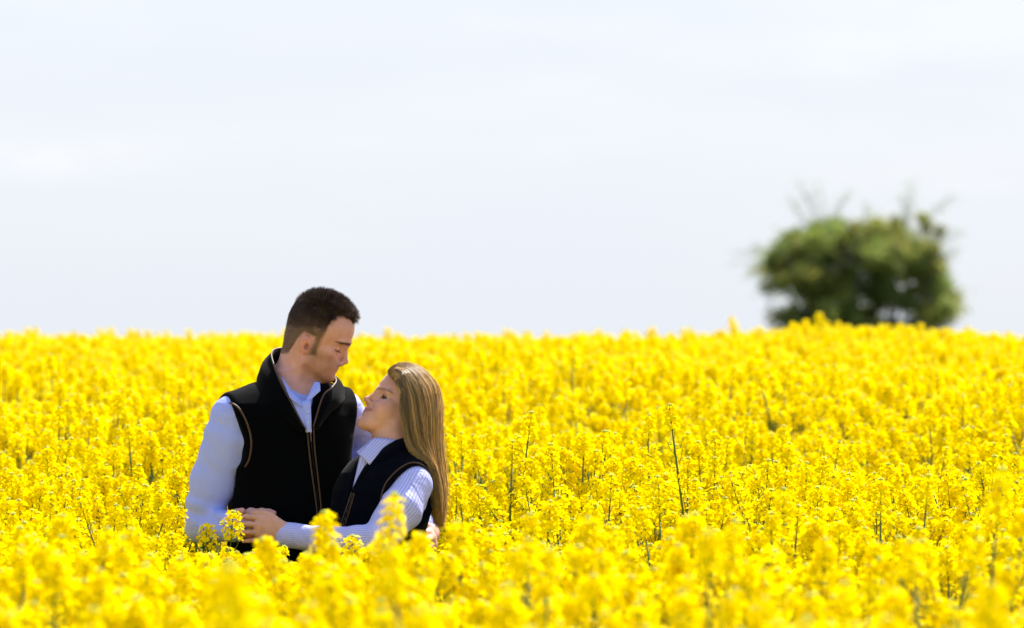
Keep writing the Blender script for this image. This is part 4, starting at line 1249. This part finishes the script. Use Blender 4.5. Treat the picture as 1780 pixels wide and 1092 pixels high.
# shirt
def arm_stripe(V, segs, tf_uv):
    """coordinate across the stripes: round the arm on the sleeves, across the chest elsewhere"""
    u, v = tf_uv(V); st = np.arctan2(u, np.abs(v) + .03) * .09
    best = np.full(len(V), .075)
    for a, b_, ref in segs:
        a = np.asarray(a); b_ = np.asarray(b_); ab = b_ - a; t = np.clip((V - a) @ ab / (ab @ ab), 0, 1)
        w = V - a - t[:, None] * ab; dd = np.linalg.norm(w, axis=1)
        T = ab / np.linalg.norm(ab); e1 = ref - T * (ref @ T); e1 /= np.linalg.norm(e1); e2 = np.cross(T, e1)
        an = np.arctan2(w @ e2, w @ e1) * .050
        m = dd < best; st = np.where(m, an, st); best = np.where(m, dd, best)
    return st
S = SDF(); S.u((lambda p: wt_f(p, -.008), wt_c, wt_r))
S.chain([wLs, wLm, P(660, 934, -186)], [.0530, .0560, .0480], .015, .02)
S.chain([P(657, 941, -190), P(560, 938, -152), P(506, 931, -130)], [.0440, .0355, .0335], .015, .012)
S.chain([P(513, 932, -131), P(497, 930.5, -126)], [.0350, .0352], .002)
S.chain([wRs, wRe, wRw], [.052, .046, .036], .015, .02)
S.disp(sleeve_folds(wLe, wLw, .0024, 20, 1.0, (0, .8)))
S.disp(sleeve_folds(wLs, wLe, .0018, 16, 3.0, (.35, 1.0)))
S.disp(lambda p: (.0012 * wob(p, 30, 2)).astype(np.float32))
S.sub(f_cap(wh.wld((-2.8, 0, 6.5)), P(688, 800, -46), .051, .053), .006)
S.cut(lambda p: (p[:, 2] - P(0, 776)[2]).astype(np.float32))
V, F = person_mesh('shirt', S, axis_pts(-.80, -.14, .0034), axis_pts(FD - .38, FD + .30, .0036), axis_pts(1.02, 1.47, .0034), 2)
ref = np.array([.2, 1.0, .3])
st = arm_stripe(V.astype(float), [(wLs, wLm, ref), (wLm, wLe, ref), (wLe, wLw, ref), (wRs, wRe, -ref), (wRe, wRw, -ref)], wt_uv)
w_shirt = link('shirt', mk_mesh('shirt', V, F, True, [m_wshirt], attrs={'stripe': st}), woman)
b = MB()
cuff_ax = P(497, 930.5, -126) - P(513, 932, -131); T, u_, w_ = frame_of(cuff_ax)
link('button', b.mesh('button', [m_pearl]), w_shirt) if False else None

# gilet
V2 = SDF(); V2.u((lambda p: wt_f(p, .006), wt_c, wt_r))
V2.cap(P(690, 806, -70), P(716, 838, -108), .040, .050, .03)
V2.cap(wLs, wLm, .0590, .0600, .012)
V2.cap(P(672, 804, -30), P(630, 826, 12), .040, .046, .03)
def clipw(p):
    u, v = wt_uv(p); z = p[:, 2]
    lowr = smooth01(-z, -P(0, 875)[2], -P(0, 925)[2])
    top = smooth01(z, P(0, 835)[2], P(0, 800)[2])
    uL = .128 + .014 * top + .03 * lowr
    return np.maximum(u - uL, -.150 - .03 * lowr - u).astype(np.float32)
V2.cut(clipw, .005)
V2.sub(f_cap(wLs, wLm, .0535, .0565), .004); V2.sub(f_cap(wLm, wLe, .0565, .0480), .004)
V2.disp(lambda p: (.0016 * wob(p, 24, 5)).astype(np.float32))
zB = P(0, 857)[2]
def vopen2(p):
    u, v = wt_uv(p); z = p[:, 2]; h = np.clip((z - zB) / (P(0, 790)[2] - zB), 0, 2)
    ins = np.where(v > .0, np.maximum(-.030 * h - u, u - .034 * h), 1.0)
    return (-ins).astype(np.float32)
V2.cut(vopen2, .004)
V2.sub(f_cap(wh.wld((-2.8, 0, 6.5)), P(688, 800, -46), .057, .060), .006)
V2.cut(lambda p: (P(0, 1010)[2] - p[:, 2]).astype(np.float32), .01)
V2.cut(lambda p: (p[:, 2] - P(0, 774)[2]).astype(np.float32), .01)
V, F = person_mesh('gilet', V2, axis_pts(-.56, -.16, .0030), axis_pts(FD - .36, FD + .14, .0032), axis_pts(1.04, 1.48, .0030), 2)
gilet2 = link('gilet', mk_mesh('gilet', V, F, True, [m_navy]), woman)
inn = [(612, 857, -95), (632, 818, -92), (650, 797, -90), (669, 780, -90), (688, 768, -86), (706, 763, -68), (718, 768, -42)]
out_ = [(615, 860, -96), (640, 826, -102), (662, 808, -106), (684, 793, -108), (706, 784, -96), (722, 784, -68), (728, 790, -42)]
mid_ = [tuple(.5 * (np.array(a) + np.array(b_)) + np.array([0, -2, -4])) for a, b_ in zip(inn, out_)]
c2, CG2 = patch('collar', [[P(*p) for p in out_], [P(*p) for p in mid_], [P(*p) for p in inn]], 10, 36, .005, m_navy, gilet2)
b = MB(); tube(b, CG2[-1] + np.array([0, -.0005, .0005]), .0020, 6)
tube(b, surf_line(V2, [(611, 856), (605, 875), (598, 895), (592, 915), (588, 935)], 26, .002), .0020, 6)
tube(b, surf_line(V2, [(616, 858), (611, 876), (605, 896), (599, 916), (595, 935)], 26, .002), .0020, 6)
arc = [(662, 868), (666, 850), (675, 834), (689, 819), (703, 809), (716, 804), (730, 806), (742, 814), (751, 828), (757, 845)]
tube(b, surf_line(V2, arc, 44, .0015), .0023, 6)
link('piping', b.mesh('piping', [m_piping]), gilet2)
b = MB(); zp = surf_line(V2, [(613.5, 857), (608, 876), (601.5, 896), (595.5, 916), (591.5, 935)], 60, .001)
for i in range(len(zp) - 1):
    T, u, w = frame_of(zp[i + 1] - zp[i]); octa(b, zp[i], u, .0013, .005, 0, (1, 1, 1))
if b.n: link('zip', b.mesh('zip', [m_metal], False), gilet2)
leaf('collar_leaf', [(650, 761, -80), (690, 765, -84), (642, 808, -104), (623, 789, -92)], m_wshirt, w_shirt)
leaf('collar_leaf', [(646, 764, -60), (650, 762, -78), (623, 790, -90), (618, 786, -70)], m_wshirt, w_shirt)
leaf('placket', [(626, 790, -88), (650, 792, -90), (622, 848, -94), (612, 852, -92)], m_wshirt, w_shirt)

# jeans, boots
S = SDF(); S.u((lambda p: wt_f(p, .0), wt_c, wt_r))
feet = []
for u0 in (-.075, .075):
    hp = np.array([P(650, 1060)[0] + u0 * .64, FD + WD / PXM - u0 * .77, .98]); feet.append(hp)
    S.chain([hp, W3(hp, .49), W3(hp, .08)], [.092, .07, .058], .03, .02)
S.cut(lambda p: (p[:, 2] - P(0, 975)[2]).astype(np.float32))
V, F = person_mesh('jeans', S, axis_pts(-.65, -.1, .009), axis_pts(FD - .35, FD + .2, .009), axis_pts(.05, 1.16, .009), 1)
link('jeans', mk_mesh('jeans', V, F, True, [m_wjeans]), woman)
for hp in feet:
    S = SDF(); S.chain([W3(hp, .18), W3(hp, .06)], [.047, .045]); S.cap(W3(hp, .05), W3(hp, .042, -.13, -.10), .042, .036, .03)
    V, F = person_mesh('boot', S, axis_pts(hp[0] - .25, hp[0] + .12, .007), axis_pts(hp[1] - .22, hp[1] + .12, .007), axis_pts(-.01, .24, .007), 1)
    link('boot', mk_mesh('boot', V, F, True, [m_boot]), woman)

m_hairw = mat('blonde_hair', (1, 1, 1), 0.32, spec=0.5); add_translucent(m_hairw, mul_color(m_hairw, 'tint', None), .48)
# long hair: a swept-back, straight fall; guides in photograph pixels with depth
G_ = [
 [(698, 684, -88), (699, 696, -94), (698, 714, -98), (703, 732, -99), (707, 752, -100), (712, 776, -104), (727, 794, -104), (746, 812, -98), (755, 846, -84), (758, 878, -72)],
 [(689, 660, -74), (696, 662, -86), (705, 680, -94), (709, 715, -99), (711, 745, -100), (717, 776, -100), (731, 794, -102), (748, 814, -98), (758, 848, -84), (761, 888, -72)],
 [(680, 652, -62), (690, 645, -74), (706, 656, -86), (718, 688, -95), (723, 730, -99), (728, 766, -100), (741, 795, -98), (752, 825, -90), (758, 860, -76), (760, 898, -64)],
 [(678, 648, -54), (693, 638, -60), (716, 648, -70), (736, 676, -84), (743, 715, -89), (744, 760, -88), (751, 800, -82), (759, 838, -74), (763, 872, -64), (762, 905, -56)],
 [(678, 646, -48), (696, 635, -50), (724, 643, -54), (749, 668, -62), (757, 705, -67), (757, 750, -68), (759, 795, -66), (764, 835, -60), (766, 872, -54), (763, 912, -48)],
 [(679, 645, -42), (700, 634, -42), (730, 646, -42), (756, 672, -42), (765, 704, -42), (764, 750, -44), (765, 795, -46), (767, 835, -46), (768, 872, -44), (764, 908, -42)]]
mir = [[(x, y, -84 - d) for x, y, d in g] for g in G_[4:1:-1]]
GG = np.array([[P(*p) for p in g] for g in G_ + mir])
GS = np.stack([spline(g, 22) for g in GG])                      # (guides, 22, 3)
HC = wh.wld((-1.5, 0, 12))
# cloth-like under-mass so that no gap shows between strands
inset = GS.copy(); 
ctr = np.stack([np.full(22, 1.0)] * len(GS))
for k in range(22):
    c0 = GS[:, k].mean(0); inset[:, k] += (c0 - GS[:, k]) * .07
under, _ = patch('hair', list(inset), 40, 46, .006, m_haircap, woman)
at = under.data.attributes.new('tint', 'FLOAT_COLOR', 'POINT')
at.data.foreach_set('color', np.tile((.42, .27, .12, 1), (len(under.data.vertices), 1)).astype(np.float32).reshape(-1))
rg = np.random.default_rng(9); N = 15000
ng_ = len(GS); uu = rg.random(N) * (ng_ - 1) * .999
uu = np.clip(uu + .16 * np.sin(uu * 23 + 1) + .08 * np.sin(uu * 51), 0, ng_ - 1.001)
i0 = uu.astype(int); fr = (uu - i0)[:, None, None]
sm = fr * fr * (3 - 2 * fr) * .5 + fr * .5
paths = GS[i0] * (1 - sm) + GS[np.minimum(i0 + 1, ng_ - 1)] * sm
tt = np.linspace(0, 1, 22)
lenf = rg.uniform(.86, 1.03, N)
res = np.empty((N, 22, 3))
for q_ in range(3):
    for_t = np.clip(tt[None] * lenf[:, None], 0, 1) * 21; a0 = np.minimum(for_t.astype(int), 20); f_ = for_t - a0
    res[:, :, q_] = np.take_along_axis(paths[:, :, q_], a0, 1) * (1 - f_) + np.take_along_axis(paths[:, :, q_], a0 + 1, 1) * f_
spread = (.0022 + .0028 * tt ** 1.3)[None, :, None]
off = rg.normal(0, 1, (N, 1, 3)); cl = np.stack([np.sin(uu * 37 + k * 2) for k in range(3)], 1)[:, None]
res += off * spread + cl * (.0042 * tt ** .8)[None, :, None] + np.stack([wob(np.stack([uu * 3, tt[k] * 4 + uu * 0, uu * 1.3], 1), 1.7, k * .1) for k in range(22)], 1)[:, :, None] * np.array([.0018, .0018, 0])
outv = res[:, 1] - HC; 
rad = np.broadcast_to((.00046 * (1 - .55 * tt ** 3))[None], (N, 22)).copy()
k_ = .5 + .5 * np.sin(uu * 19 + 2 * np.sin(uu * 7)); k_ = np.clip(.16 + .80 * k_ ** 1.5 + rg.normal(0, .26, N), 0, 1)
along = smooth01(tt, .10, .42)[None] * .75 + .25
k_ = np.clip(k_[:, None] * along + .25 * smooth01(tt, .5, 1)[None] * k_[:, None], 0, 1)[..., None]
colw = np.array((.38, .24, .105)) * (1 - k_) + np.array((1.0, .74, .34)) * k_
colw = colw * (np.where(uu < 1.2, .72, 1.0) * (.92 + .26 * np.sin(uu * 11 + .8)))[:, None, None]
stray = rg.random(N) < .02
res = res + (np.sin(tt * 9 + uu[:, None] * 1.3)[:, :, None] * np.array([.0035, .002, 0])) * tt[None, :, None]
res = np.where(stray[:, None, None], res + rg.normal(0, 1, (N, 1, 3)) * (.010 * tt)[None, :, None], res)
link('hair_strands', strands_mesh('hair_strands', res, rad, colw, m_hairw), under)
